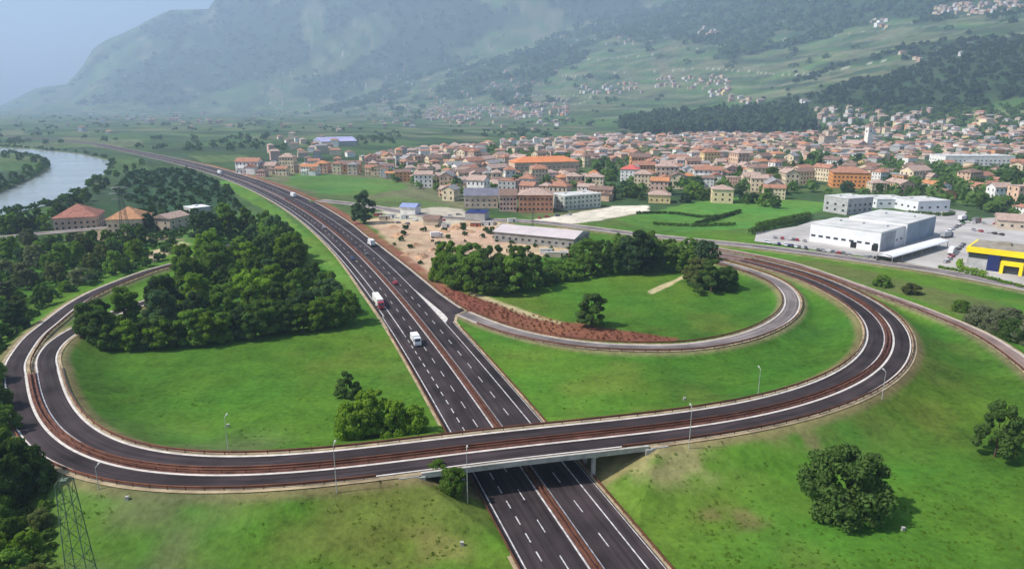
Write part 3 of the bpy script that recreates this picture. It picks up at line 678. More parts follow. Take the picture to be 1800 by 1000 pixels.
# single trees
for (a,b_,zz,h,kd,ti,wd,lb,nm) in [
  (1040,574,0,14,'oval','dark green',1.3,'lone oval tree on the meadow beside the reddish ramp bank','tree'),
  (1481,896,0,16,'bush','dark green',.98,'large spreading dark tree on the grass slope at lower right','tree'),
  (1748,802,0,15,'broad','dark green',.8,'tall narrow dark tree standing near the right edge of the meadow','tree'),
  (611,694,0,8.5,'cone','dark green',1.1,'small dark pointed tree behind the bright bushes left of the motorway','tree'),
  (622,770,0,11,'bush','bright green',.75,'left bright green bushy tree between left loop and motorway','tree'),
  (652,762,0,13,'broad','bright green',.95,'tallest bright green tree between left loop and motorway','tree'),
  (690,764,0,10.5,'bush','bright green',.8,'middle bright green bushy tree between left loop and motorway','tree'),
  (728,762,0,8.5,'bush','bright green',.8,'low bright green bushy tree nearest the motorway edge above the bridge','tree'),
  (798,888,0,6.5,'bush','mid green',.85,'small green bush in front of the bridge pier on the left','bush'),
  (770,868,0,4.5,'bush','mid green',.9,'very small green bush beside the left bridge abutment','bush'),
  (640,392,0,24,'oval','blue green',1.1,'lone tall dark tree between motorway and building yard','tree'),
  (1550,503,0,6,'bush','mid green',1.2,'single low bush left of two others between valley road and access road','bush'),
  (1602,516,0,5.5,'bush','olive green',1.3,'round low bush in the middle of the strip below valley road','bush'),
  (1688,546,0,5.5,'bush','mid green',1.1,'low bush at left end of the grey shrub clump','bush'),
  (1722,572,0,9,'bush','grey green',1.1,'leftmost grey green shrub of the clump by right edge','bush'),
  (1750,586,0,9.5,'bush','grey green',1.1,'second grey green shrub of the clump by right edge','bush'),
  (1776,597,0,9,'bush','dark green',1.1,'dark shrub in the clump by right edge','bush'),
  (1802,602,0,9,'bush','grey green',1.1,'rightmost grey green shrub cut by right edge of view','bush'),
  (1770,570,0,8,'bush','grey green',1.1,'grey green shrub at the back of the clump by right edge','bush')]:
    x,y=P(a,b_,zz); tree(x,y,h,kd,ti,lb,None,wid=wd,name=nm,cat=nm)
# lower left corner
G='trees and bushes at the lower left corner'
for (a,b_,h,kd,ti,wd,w_) in [(28,888,15,'bush','dark green',.75,'big'),(62,884,10,'bush','dark green',.8,'medium'),(2,868,14,'broad','mid green',1,'leaning'),(5,905,11,'bush','dark green',.8,'ragged'),(-30,880,14,'broad','dark green',1,'half hidden'),
  (12,955,6,'bush','mid green',.9,'low'),(48,975,5.5,'bush','bright green',.9,'low'),(20,1010,6,'bush','mid green',.9,'low'),(60,1030,5,'bush','olive green',.9,'low'),(-15,1000,8,'bush','bright green',.9,'low'),(75,935,4.5,'bush','olive green',.9,'low'),(35,1060,6,'bush','bright green',.9,'low'),(-10,930,8,'bush','mid green',.9,'low'),(5,790,9,'bush','mid green',.9,'roadside'),(-12,750,10,'bush','dark green',.9,'roadside'),(-20,700,10,'bush','mid green',.9,'roadside')]:
    x,y=P(a,b_,0); tree(x,y,h,kd,ti,f'{w_} {ti} {"bush" if kd=="bush" else "tree"} at lower left, outside the loop bend',G,wid=wd,name='bush' if h<8 else 'tree',cat='bush' if h<8 else 'tree')
# left side woods beyond the loop
G='trees west of the left loop'
n=0
for q in scatter([(-90,700),(-10,668),(8,620),(40,575),(90,530),(180,492),(255,462),(235,440),(130,430),(0,425),(-120,430),(-150,560)],12.5,0,9,90):
    x,y=q; px,py=Q(x,y,0)
    if not clear(x,y,3.5): continue
    if px<-70: continue
    h=random.uniform(10,16) if py>560 else random.uniform(7,14); ti=random.choices(['dark green','mid green','bright green','grey green','blue green','olive green'],[3,5,1.6,2.2,2,2.2])[0]
    kd=random.choice(['broad','bush','oval']); 
    tree(x,y,h*(.75 if kd=='bush' else 1),kd,ti,f'{SIZE(h)} {ti} {"bushy" if kd=="bush" else "leafy"} tree {"close to the left bend" if py>560 else "in scrub beyond left slip road"}',G,wid=random.uniform(.9,1.15)); n+=1
# river bank trees
G='trees along the river bank'
for a,b_ in [(0,410),(25,406),(48,404),(70,398),(92,390),(112,380),(132,368),(152,354),(170,341),(188,327),(205,312),(222,304),(18,412),(60,402),(104,386),(145,360),(180,334),(-20,420),(236,298),(250,290),(8,410),(44,410),(78,404),
             (270,392),(262,408),(288,402),(310,398),(250,432),(225,440),(205,455),(190,430),(165,440),(245,415),(225,425),(330,392),(345,388)]:
    x,y=P(a,b_,0); h=random.uniform(9,14) if b_>350 else random.uniform(8,11); ti=random.choice(['dark green','mid green','blue green','dark green'])
    if not clear(x,y,1): continue
    tree(x,y,h,random.choice(['broad','oval']),ti,f'{SIZE(h)} {ti} tree {"on the river bank" if a<240 and b_<415 else "around the left farmhouses"}',G)
# island trees (left of river)
for a,b_ in [(70,300),(50,308),(25,318),(2,328),(80,292),(60,286),(35,282),(10,278),(-20,335)]:
    x,y=P(a,b_,0); tree(x,y,random.uniform(11,15),'broad',random.choice(['mid green','blue green']),'rounded tree on the tip of land beyond the river','trees on the far river bank')
print('near trees',NT[0])
# ---------------------------------------------------------------- HOUSES
WALLS={'cream':(.70,.58,.40),'white':(.78,.76,.72),'yellow':(.72,.56,.28),'pink':(.60,.40,.33),'orange':(.66,.33,.15),'grey':(.42,.42,.41),'beige':(.54,.45,.35),'salmon':(.64,.44,.31)}
ROOFS={'terracotta':(.35,.175,.115),'brown':(.21,.14,.11),'faded pink':(.40,.29,.24),'grey':(.27,.26,.26),'orange':(.46,.21,.10)}
WM={k:mat('render_'+k,v,.9,.3,amp=.18) for k,v in WALLS.items()}
RM={k:mat('roof_'+k.replace(' ','_'),v,.85,.8,amp=.35) for k,v in ROOFS.items()}
def house_geom(w,d,h,roof,win=True):
    a=MB(); a.box((0,0,-1.5),(w,d,h+1.5),0); ell=roof=='ell'
    if ell:
        roof='gable'; a.box((w*.28,-d*.5-3.2,-1.5),(w*.38,6.5,h*.62+1.5),0); a.box((-w*.3,-d*.5-.7,h*.45),(w*.3,1.3,.9),0)
    nf=max(1,int(h//3))
    if win:
        for s in (-1,1):
            for f in range(nf):
                nx=max(2,int(w//3.2))
                for k in range(nx): a.box(((k+.5)/nx*w-w/2,s*(d/2+.02),f*3+.95),(1.15,.08,1.4),1)
                ny=max(2,int(d//3.6))
                for k in range(ny): a.box((s*(w/2+.02),(k+.5)/ny*d-d/2,f*3+.95),(.08,1.15,1.4),1)
    r=MB(); o=.6; W,D=w/2+o,d/2+o; e=h-.05; t=.22
    if roof=='gable':
        rh=d*.24
        r.v=[(-W,-D,e),(W,-D,e),(W,D,e),(-W,D,e),(-W,0,e+rh),(W,0,e+rh),(-W,-D,e+t),(W,-D,e+t),(W,D,e+t),(-W,D,e+t),(-W,0,e+rh+t),(W,0,e+rh+t)]
        r.f=[(6,7,11,10),(9,10,11,8),(6,10,9,3,4,0)[::1],(7,1,5,2,8,11),(0,1,7,6),(2,3,9,8),(1,0,4,5),(3,2,5,4)]
        a.quad((-w/2,-d/2,h),(-w/2,0,h+rh*.93),(-w/2,d/2,h)); a.quad((w/2,d/2,h),(w/2,0,h+rh*.93),(w/2,-d/2,h))
    elif roof=='hip':
        rh=d*.23; k=max(0,W-D)
        r.v=[(-W,-D,e),(W,-D,e),(W,D,e),(-W,D,e),(-W,-D,e+t),(W,-D,e+t),(W,D,e+t),(-W,D,e+t),(-k-.05,0,e+rh+t),(k+.05,0,e+rh+t)]
        r.f=[(4,5,9,8),(6,7,8,9),(5,6,9),(7,4,8),(0,1,5,4),(1,2,6,5),(2,3,7,6),(3,0,4,7),(3,2,1,0)]
    else:
        r.box((0,0,e),(w+.3,d+.3,.35)); r.box((w*.2,0,e+.35),(2.4,2.4,1.6))
    if ell:
        i=len(r.v); hw=w*.19+.5; x0=w*.28; ya=-d*.5-6.9; yb=-d*.5+1.2; zz=h*.62; r.v+=[(x0-hw,ya,zz),(x0+hw,ya,zz),(x0+hw,yb,zz),(x0-hw,yb,zz),(x0,ya,zz+hw*.5),(x0,yb,zz+hw*.5)]
        r.f+=[(i,i+4,i+5,i+3),(i+1,i+2,i+5,i+4),(i,i+1,i+4),(i+3,i+2,i+1,i)]
    r.m=[0]*len(r.f)
    if roof!='flat': r.box((w*.22,d*.12,h+d*.1),(.8,.8,2.),0)
    return a,r
SHP=[(11,9,6.2,'gable'),(13,10,6.2,'hip'),(15,10,9.2,'gable'),(12,12,9.2,'hip'),(20,11,9.2,'gable'),(17,12,12.2,'hip'),(24,12,6.2,'gable'),(14,10,12.2,'flat'),(16,11,6.2,'ell'),(22,12,9.2,'ell'),(9,9,9.2,'hip'),(26,13,6.2,'flat')]
HC={}
def hmesh(si,wc,rc):
    key=(si,wc,rc)
    if key not in HC:
        w_,d_,h_,ro=SHP[si]; a,r=house_geom(w_,d_,h_,ro); HC[key]=(a.mesh('wall',[WM[wc],GLASS]),r.mesh('roof',[RM[rc]]))
    return HC[key]
def house(x,y,z,rz,si,wc,rc,label,group,name='house',sc=1.,sz=1.):
    m=hmesh(si,wc,rc); o=empty(name,(x,y,z),rz,label,'house',group); put(m[0],'wall',o); put(m[1],'roof',o); o.scale=(sc*random.uniform(.85,1.1),sc,sc*sz); return o
# landmark buildings --------------------------------------------------
def big(name,label,A,B,depth,h,walls,roof,rooftype='flat',win=None,cat='building',z=0,pitch=.2):
    """A,B: front corners in plan; depth away from camera"""
    A=np.array(A);B=np.array(B); v=B-A; L=np.linalg.norm(v); t=v/L; n=np.array([-t[1],t[0]]); c=(A+B)/2+n*depth/2
    o=empty(name,(c[0],c[1],z),math.atan2(t[1],t[0]),label,cat)
    b=MB(); b.box((0,0,-1),(L,depth,h+1)); 
    b.build('wall',[walls],o)
    r=MB()
    if rooftype=='flat':
        r.box((0,0,h),(L+.4,depth+.4,.3)); 
        for k in range(max(1,int(L//12))): r.box(((k+.5)/max(1,int(L//12))*L-L/2,depth*.15,h+.3),(3,3,.8))
    else:
        o2=.8;W,D=L/2+o2,depth/2+o2; rh=depth*pitch; k=max(.3,W-D) if rooftype=='hip' else W
        r.v=[(-W,-D,h),(W,-D,h),(W,D,h),(-W,D,h),(-k,0,h+rh),(k,0,h+rh)]; r.f=[(0,1,5,4),(2,3,4,5),(1,2,5),(3,0,4),(3,2,1,0)]; r.m=[0]*5
    r.build('roof',[roof],o)
    if win:
        nx,nz,ww,wh,z0,dz=win
        wb=MB(); wb.box((0,0,0),(ww,.14,wh)); wm=wb.mesh('window',[GLASS])
        for i in range(nx):
            for j in range(nz):
                q=put(wm,'window',o); q.location=((i+.5)/nx*L-L/2,-depth/2-.03,z0+j*dz)
        ns=max(2,int(depth//6))
        for i in range(ns):
            for j in range(nz):
                for sx in (-1,1):
                    q=put(wm,'window',o); q.location=(sx*(L/2+.03),(i+.5)/ns*depth-depth/2,z0+j*dz); q.rotation_euler=(0,0,math.pi/2)
    return o
# white factory
f1=big('factory','long white factory hall with flat roof beside the car park',P(1422,424),P(1545,443),33,11,WWHITE,WROOF,win=(9,1,2.6,1.2,3.4,3))
dr=MB(); dr.box((0,0,0),(3.4,.16,3.6)); 
for px_ in (10,22): q=dr.build('loading_door',[DARK],f1); q.location=(px_-4,-16.56,0)
_A,_B=P(1422,424),P(1545,443); _t=(_B-_A)/np.linalg.norm(_B-_A); _n=np.array([-_t[1],_t[0]]); _C=_B+_t*1.2+_n*33.1
f2=big('factory_annex','taller rear factory hall with side wall coloured blue grey as if shaded',_C-_t*34,_C,46,12.4,WWHITE,WROOF)
sp=MB(); sp.box((0,0,.3),(.2,44,11.6)); q=sp.build('side_shade_panel',[WSHADE],f2); q.location=(17.12,0,0)  # added panel: blue-grey colour paints the shade on the annex's right side
sp=MB(); sp.box((0,0,.3),(.2,19,9.8)); q=sp.build('side_shade_panel',[mat('grey_side_shade',(.36,.38,.42),.5,.2)],f1); q.location=(np.linalg.norm(_B-_A)/2+.14,-6,0)  # added grey panel paints the shade on the front hall's right side
def canopy():
    A=P(1553,463);B=P(1652,434); v=B-A; L=np.linalg.norm(v); c=(A+B)/2; o=empty('canopy',(c[0],c[1],.15),math.atan2(v[1],v[0]),'long low white roofed canopy over loading strip in front of factory','canopy')
    r=MB(); n=10
    for k in range(n):
        a0=math.pi*k/n; a1=math.pi*(k+1)/n; y0,z0=-4.2*math.cos(a0),3.6+1.2*math.sin(a0); y1,z1=-4.2*math.cos(a1),3.6+1.2*math.sin(a1); r.quad((-L/2,y0,z0),(L/2,y0,z0),(L/2,y1,z1),(-L/2,y1,z1))
    r.quad((L/2,-4.2,3.6),(L/2,4.2,3.6),(L/2,0,4.8)); r.quad((-L/2,4.2,3.6),(-L/2,-4.2,3.6),(-L/2,0,4.8)); r.build('roof',[WWHITE],o)
    b=MB(); b.box((0,4.0,0),(L,.2,3.5)); b.build('back_wall',[CONCD],o)
    for k in range(7):
        pb=MB(); pb.box((-L/2+.3+k*(L-.6)/6,-4,0),(.3,.3,3.55)); pb.build('post',[STEEL],o)
canopy()
def shop():
    A=P(1697,470);B=P(1858,492); v=B-A; L=np.linalg.norm(v); t=v/L; n=np.array([-t[1],t[0]]); c=(A+B)/2+n*12
    o=empty('shop_building',(c[0],c[1],.15),math.atan2(t[1],t[0]),'yellow banded shop building with dark windows and a blue panel','shop')
    b=MB(); b.box((0,0,-1),(L,24,9.2)); b.build('wall',[WM['grey']],o)
    b=MB(); b.box((0,-.1,8.2),(L+1.6,25.6,2.6)); b.build('yellow_fascia',[YEL],o)
    b=MB(); b.box((0,0,10.8),(L-1,22.5,.4)); b.box((-6,3,11.2),(6,4,1.4)); b.box((8,2,11.2),(4,4,1.1)); b.build('roof',[mat('shop_roof',(.28,.25,.2),.9,.3)],o)
    b=MB(); b.box((0,-12.1,5.6),(L-1,.3,2.3)); b.build('window_band',[GLASS],o)
    x0=-L/2+np.linalg.norm(P(1740,478)-A)
    b=MB(); b.box((x0,-12.5,0),(5,1.2,7.9)); b.build('blue_panel',[BLUE],o)
    x1=x0+8
    b=MB()
    for s in (-1,1): b.box((x1+s*3.9,-14.5,0),(1.4,3,4.2))
    b.box((x1,-14.5,4.2),(9.2,3,1.8)); b.build('entrance_portal',[YEL],o)
    b=MB(); b.box((x1,-13.6,0),(6.2,1.2,4.15)); b.build('entrance_door',[GLASS],o)
shop()
ROOFO=RM['orange']; 
big('apartment_block','bright orange apartment block with flat bands at right of town',P(1462,330),P(1528,332),26,15,mat('orange_render',(.72,.30,.10),.9,.2,amp=.1),RM['terracotta'],'hip',win=(9,3,1.6,1.5,2,4))
big('villa','pale yellow square villa standing alone on the green field',P(1251,357),P(1288,358),16,11.5,mat('pale_yellow_render',(.74,.60,.36),.9,.2,amp=.1),RM['faded pink'],'hip',win=(3,2,1.4,1.8,2.2,4.2),cat='house')
big('apartment_block','very long orange roofed apartment row in middle of town',P(905,306),P(1018,303),30,13,WM['salmon'],mat('bright_orange_roof',(.60,.22,.09),.85,.4,amp=.2),'hip',win=(14,2,1.5,1.5,2,4))
big('house','red roofed house with white front left of town centre trees',P(1090,319),P(1120,320),22,13,WM['white'],mat('red_roof',(.55,.12,.10),.85,.4,amp=.2),'hip',win=(4,3,1.4,1.5,2,3.6),cat='house')
big('workshop_building','wide grey roofed workshop at the front edge of town',P(816,366),P(875,366),24,10,WM['beige'],mat('dark_slate_roof',(.16,.16,.20),.8,.3,amp=.2),'gable',win=(6,2,1.4,1.4,2,3.5))
big('apartment_block','pink and orange terraced apartment block at front edge of town',P(912,374),P(972,374),22,13.5,mat('terracotta_render',(.55,.25,.15),.9,.2),RM['faded pink'],'hip',win=(8,3,1.4,1.6,2,3.8))
big('apartment_block','pale green grey glazed block right of the terracotta apartments',P(992,370),P(1056,364),20,11,mat('pale_green_render',(.48,.52,.46),.8,.2),WROOF,'flat',win=(9,3,1.5,1.5,1.6,3.4))
big('apartment_block','dark brown fronted house with tall windows beside slate roofed workshop',P(878,372),P(908,372),20,12.5,WM['pink'],RM['brown'],'gable',win=(5,3,1.4,1.6,1.6,3.6))
big('warehouse','long low pale pink roofed shed behind the tree belt',P(868,424),P(1008,438),26,6,CONCD,mat('pinkish_white_roof',(.52,.46,.46),.7,.1,amp=.12),'gable',pitch=.1,win=(12,1,1.6,1.4,2,3))
big('warehouse','grey box building at back of factory with dark front',P(1488,378),P(1532,374),22,12,WM['grey'],WROOF,'flat',win=(5,2,2,1.6,2,4))
big('warehouse','white flat roofed shed directly behind the factory',P(1540,366),P(1600,366),26,7,WWHITE,WROOF,'flat',win=(4,1,2,1.4,3,3))
big('warehouse','white flat roofed shed behind and right of the factory',P(1612,374),P(1668,372),26,8.5,WWHITE,WROOF,'flat',win=(4,1,2,1.4,3,3))
big('warehouse','pink roofed long shed behind the yellow shop',P(1752,402),P(1858,410),26,6,WM['beige'],RM['faded pink'],'gable',pitch=.12,win=(6,1,1.5,1.4,2,3))
big('school_building','long white flat building with window bands at far right of town',P(1660,292),P(1782,292),36,13,WM['white'],WROOF,'flat',win=(16,2,1.8,1.6,2,4))
big('warehouse','lavender roofed industrial shed beyond the motorway at left',P(566,258),P(628,256),60,9,WM['grey'],mat('lavender_roof',(.36,.36,.55),.6,.05),'gable',pitch=.12)
big('farmhouse','red brown roofed farmhouse left of the pylon by the river road',P(96,408),P(172,404),26,9,WM['pink'],mat('red_brown_roof',(.34,.15,.11),.9,.6,amp=.3),'hip',win=(7,2,1.3,1.5,1.5,3.2),cat='house',pitch=.28)
big('farmhouse','orange roofed farmhouse with pale gable beside the pylon',P(190,412),P(252,410),22,9.5,WM['cream'],mat('orange_brown_roof',(.44,.23,.12),.9,.6,amp=.3),'hip',win=(6,2,1.3,1.5,1.5,3.2),cat='house',pitch=.3)
big('shed','white roofed shed at the top of the left grove',P(340,386),P(372,382),14,8,WM['grey'],WWHITE,'flat',win=(3,1,1.5,1.5,2,3),cat='shed')
big('house','grey pink house left of the white roofed shed',P(300,406),P(334,398),14,8,WM['beige'],RM['faded pink'],'gable',win=(3,2,1.2,1.4,1.4,3),cat='house')
big('house','small cream house with pinkish roof alone at town edge field',P(1140,357),P(1178,358),15,7,WM['yellow'],RM['faded pink'],'hip',win=(4,1,1.3,1.4,2,3),cat='house')
big('shed','blue roofed site shed beside the sandy yard',P(704,378),P(730,379),12,6,WM['white'],mat('blue_roof',(.25,.30,.50),.6),'gable',cat='shed')
big('office_block','dark blue tarpaulin covered store beside the valley road',P(818,389),P(852,390),16,6,WM['grey'],mat('navy_cover',(.02,.03,.14),.6),'flat',cat='shed')
big('shed','brown roofed low shed in the sandy building yard',P(744,396),P(770,397),10,4.5,WM['beige'],RM['brown'],'gable',cat='shed')
def church():
    x,y=P(1523,268); z=gz(x,y)
    o=empty('church',(x,y,z),.2,'pale church with a square bell tower rising above the town','church')
    b=MB(); b.box((-16,8,-1),(20,34,15)); b.build('nave',[WM['cream']],o)
    r=MB(); W,D=11,18; r.v=[(-16-W,8-D,14),(-16+W,8-D,14),(-16+W,8+D,14),(-16-W,8+D,14),(-16,8-D,20),(-16,8+D,20)]; r.f=[(0,4,5,3),(1,2,5,4),(0,1,4),(2,3,5),(3,2,1,0)]; r.m=[0]*5; r.build('nave_roof',[RM['faded pink']],o)
    b=MB(); b.box((0,0,-1),(9,9,42)); b.box((0,0,41),(10,10,.9)); b.build('bell_tower',[mat('pale_tower',(.80,.76,.68),.9,.2)],o)
    b=MB()
    for s in (-1,1): b.box((s*4.53,0,33),(.1,2.,4.4)); b.box((0,s*4.53,33),(2.,.1,4.4))
    b.build('belfry_opening',[DARK],o)
    b=MB(); i=0; b.v=[(-4.9,-4.9,41.9),(4.9,-4.9,41.9),(4.9,4.9,41.9),(-4.9,4.9,41.9),(0,0,47)]; b.f=[(0,1,4),(1,2,4),(2,3,4),(3,0,4),(3,2,1,0)]; b.m=[0]*5; b.build('tower_roof',[RM['brown']],o)
church()
def tower2():
    x,y=P(1452,262); z=gz(x,y); o=empty('old_tower_house',(x,y,z),.1,'square beige stone tower house left of the church','tower')
    b=MB(); b.box((0,0,-1),(22,18,24)); b.box((4,2,23),(9,9,9)); b.build('wall',[WM['beige']],o); r=MB(); r.box((0,0,23),(23,19,.6)); r.box((4,2,32),(10,10,.6)); r.build('roof',[RM['faded pink']],o)
tower2()
LM=[(x,y,18+r) for (x,y,r) in [(*P(1495,331),26),(*P(1270,357),12),(*P(960,304),40),(*P(1105,320),14),(*P(845,362),24),(*P(942,370),24),(*P(1024,364),24),(*P(893,370),12),(*P(1510,372),14),(*P(1570,362),20),(*P(1640,370),20),(*P(1720,290),70),(*P(597,255),40),(*P(1523,266),20),(*P(1452,262),8),(*P(1158,357),12),(*P(1600,410),60),(*P(1500,410),50)]]
def okhouse(x,y): return all((x-a)**2+(y-b_)**2>r*r for a,b_,r in LM)
TOWN=[(690,270),(860,258),(1070,243),(1190,243),(1300,240),(1430,242),(1560,246),(1800,250),(1860,262),(1860,372),(1780,384),(1690,366),(1660,350),(1560,344),(1440,345),(1390,352),(1300,350),(1240,338),(1190,345),(1130,352),(1060,350),(960,362),(860,357),(790,352),(745,330),(690,316),(640,300)]
cand=[]
for s,(sp,zone) in enumerate([(15.5,TOWN)]): cand+=scatter(zone,sp,0,21,4200,tries=34000)
cand+=scatter([(420,306),(480,300),(560,296),(680,298),(690,308),(560,306),(470,312)],20,0,3,40)
cand+=scatter([(460,272),(480,243),(560,240),(620,266),(650,285),(540,288),(480,284)],24,0,4,45)
hs=[]
for q in cand:
    x,y=q
    if not okhouse(x,y) or not clear(x,y,10): continue
    px,py=Q(x,y,0)
    dens=.8
    if px>1300 and py>315: dens=.6
    if 1030<px<1100 and 290<py<330: dens=.15
    if 1400<px<1460 and 265<py<300: dens=.35
    if px>1620 and py>300: dens=.55
    if vnoise(x,y,120,5,5)>.12: dens*=.4
    if px>1560: dens*=.75
    if random.random()>dens: continue
    if gz(x,y)>10 and random.random()<(.25 if px<1560 else .6): continue
    hs.append((math.hypot(x,y),x,y,px,py))
hs.sort()
def district(px):
    for lim,nm in ((560,'beside the left end'),(700,'left of the workshop'),(800,'above the slate roofed workshop'),(900,'above the brown fronted house'),(1020,'around the long orange roof'),(1130,'around the red roofed house'),(1240,'above the small cream house'),(1340,'above the pale yellow villa'),(1440,'left of the tower house'),(1540,'around the church'),(1660,'right of the orange block')):
        if px<lim: return nm
    return 'around the white school'
colk=['cream','white','yellow','pink','orange','grey','beige','salmon']; colw=[4.5,4.5,1,1.6,.6,1.4,3,2]; rk=list(ROOFS); rw=[3.4,3.6,4,2,.7]
NI=292; near=hs[:NI]; rest=hs[NI:]
for d,x,y,px,py in near:
    si=random.choices(range(12),[2,2.4,3,2,2,2,1,.7,3,2,2,.8])[0]; wc=random.choices(colk,colw)[0]; rc=random.choices(rk,rw)[0]
    hh=SHP[si][2]; row='front' if py>335 else 'middle' if py>305 else 'rear'
    th=vnoise(x,y,200,2,9)*1.6+random.choice([0,0,math.pi/2])+.25
    house(x,y,gz(x,y),th,si,wc,rc,f'{"low" if hh<7 else "medium" if hh<10 else "tall"} {wc} house, {rc} roof, {row} rows {district(px)}','houses of the town',sc=random.uniform(.88,1.3),sz=random.uniform(.85,1.4))
print('houses',len(near),'rest',len(rest))
# distant houses as one mass
VC=bpy.data.materials.new('distant_house'); VC.use_nodes=True
_a=VC.node_tree.nodes.new('ShaderNodeAttribute'); _a.attribute_name='Col'; VC.node_tree.links.new(_a.outputs[0],VC.node_tree.nodes['Principled BSDF'].inputs['Base Color']); VC.node_tree.nodes['Principled BSDF'].inputs['Roughness'].default_value=.9
def far_houses():
    P3=[(x,y,gz(x,y)) for _,x,y,_,_ in rest]
    rays=[]
    g=random.Random(5)
    def blob(x0,x1,y0,y1,n,sl=0):
        for _ in range(n):
            t=g.random(); rays.append((x0+(x1-x0)*t,g.uniform(y0,y1)+sl*t))
    blob(752,1000,192,214,150,-10); blob(1020,1130,150,168,34,-4); blob(1150,1285,138,160,42,-4); blob(850,935,146,160,22,0); blob(1640,1800,14,34,95,-16); blob(1530,1560,34,50,9); blob(1222,1262,50,66,16); blob(1430,1640,192,222,45,0)
    blob(1640,1800,215,250,50); blob(1400,1640,222,236,50); blob(100,1000,110,235,170); blob(660,1000,170,225,70); blob(960,1180,66,84,20,-6); blob(150,480,196,222,35,4); blob(310,560,165,205,16); blob(640,760,120,150,8); blob(1580,1700,92,112,4); blob(1240,1320,155,175,12); blob(600,900,60,130,10); blob(1270,1420,176,186,8)
    blob(1700,1755,206,216,6)
    for h_ in hits(rays):
        if h_: P3.append(h_)
    V=[];Fc=[];Cc=[]
    for (x,y,z) in P3:
        d=math.hypot(x,y); w_=g.uniform(11,20); dd=g.uniform(9,13); h=g.choice([6,7,9,10,13]); a=g.choice([.3,.3,1.9])+g.uniform(-.3,.3); ca,sa=math.cos(a),math.sin(a)
        if d>2200: w_*=1.15; dd*=1.1
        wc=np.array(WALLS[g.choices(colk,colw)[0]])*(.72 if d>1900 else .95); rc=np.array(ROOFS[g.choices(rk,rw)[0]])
        def T(u,v,zz): return (x+u*ca-v*sa,y+u*sa+v*ca,z+zz)
        W,D=w_/2,dd/2; i=len(V)
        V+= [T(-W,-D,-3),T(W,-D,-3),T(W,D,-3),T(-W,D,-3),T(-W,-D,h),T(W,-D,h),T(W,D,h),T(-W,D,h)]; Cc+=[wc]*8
        Fc+=[(i,i+1,i+5,i+4),(i+1,i+2,i+6,i+5),(i+2,i+3,i+7,i+6),(i+3,i,i+4,i+7)]
        i=len(V); W+=.6;D+=.6; r=dd*.25; k=W*.55
        V+=[T(-W,-D,h),T(W,-D,h),T(W,D,h),T(-W,D,h),T(-k,0,h+r),T(k,0,h+r)]; Cc+=[rc]*6
        Fc+=[(i,i+1,i+5,i+4),(i+2,i+3,i+4,i+5),(i+1,i+2,i+5,i+5),(i+3,i,i+4,i+4),(i+3,i+2,i+1,i)]
    me=bpy.data.meshes.new('distant_houses'); me.from_pydata(V,[],[tuple(dict.fromkeys(f)) for f in Fc]); me.materials.append(VC)
    a=me.color_attributes.new('Col','FLOAT_COLOR','POINT'); a.data.foreach_set('color',np.c_[np.array(Cc),np.ones(len(Cc))].astype(np.float32).ravel())
    tag(put(me,'distant_houses'),'mass of small far houses at rear of town and in the hillside villages','houses',kind='stuff')
    return P3
FARH=far_houses()
# castle-like villa on green terrace, hillside church, yellow house
for (a,b_,w_,d_,h_,wc,rc,lb,nm) in [(1732,222,52,22,16,'cream','faded pink','pale villa with wide terrace on a green knoll above town at right','villa'),(1545,46,40,20,24,'white','grey','white hilltop church standing alone among dark woods','church'),(1273,166,22,18,18,'yellow','terracotta','yellow house at right end of the upper village','house'),(1250,62,60,22,18,'salmon','faded pink','pinkish farm on the high terraces before the dark ravine','farmhouse')]:
    h_3=hits([(a,b_)])[0]
    if h_3 is None: continue
    x,y,z=h_3; o=empty(nm,(x,y,z),.25,lb,'building'); b=MB(); b.box((0,0,-8),(w_,d_,h_*.55+8)); b.box((0,0,h_*.55),(w_*.4,d_*.9,h_*.45)); b.build('wall',[WM[wc]],o); r=MB(); r.box((0,0,h_),(w_*.4+1,d_*.9+1,2),taper=.4); r.build('roof',[RM[rc]],o)
# ---------------------------------------------------------------- FAR VEGETATION
def mass(name,pts,n,size,m,label,cat,hmin=7,hmax=13,wid=.42):
    V=[];off=0; g=np.random.RandomState(len(pts)); A=[]
    pts=np.array(pts); k=len(pts)
    if k==0: return
    h=g.uniform(hmin,hmax,k); 
    idx=np.repeat(np.arange(k),n); N=len(idx); d=g.normal(size=(N,3)); d/=np.linalg.norm(d,axis=1)[:,None]; d[:,2]=abs(d[:,2])*1.0-.1
    lump=1+.25*np.sin(d[:,0]*5+idx)+.2*np.sin(d[:,1]*6+idx*2)
    c=pts[idx]+d*(h[idx]*lump)[:,None]*np.array([wid,wid,.55])+np.array([0,0,.35])*h[idx][:,None]
    nr=d+g.normal(size=(N,3))*.5; nr/=np.linalg.norm(nr,axis=1)[:,None]; a=np.cross(nr,g.normal(size=(N,3))); a/=np.linalg.norm(a,axis=1)[:,None]; b=np.cross(nr,a)
    s=(size*h[idx]*(.6+.8*g.rand(N)))[:,None]; a*=s;b*=s
    V=np.stack([c-a-b*.7,c+a*.7-b,c+a+b*.7,c-a*.7+b],1).reshape(-1,3)
    me=npmesh(name,V,np.arange(N*4).reshape(-1,4),[m]); tag(put(me,name),label,cat,kind='stuff')
def zpts(l): 
    if len(l)==0: return []
    a=np.array(l); z=ground(a[:,0],a[:,1]); return np.c_[a[:,:2],z]
WOODM=leafmat('leaves_wood',(.058,.10,.034),.6,.02); HEDM=leafmat('leaves_hedge',(.050,.095,.028),.5,.1)
g0=np.random.RandomState(3); _pw=np.array([(1086,226),(1100,212),(1200,203),(1300,200),(1420,208),(1430,236),(1380,234),(1290,234),(1180,240),(1110,240)],float)
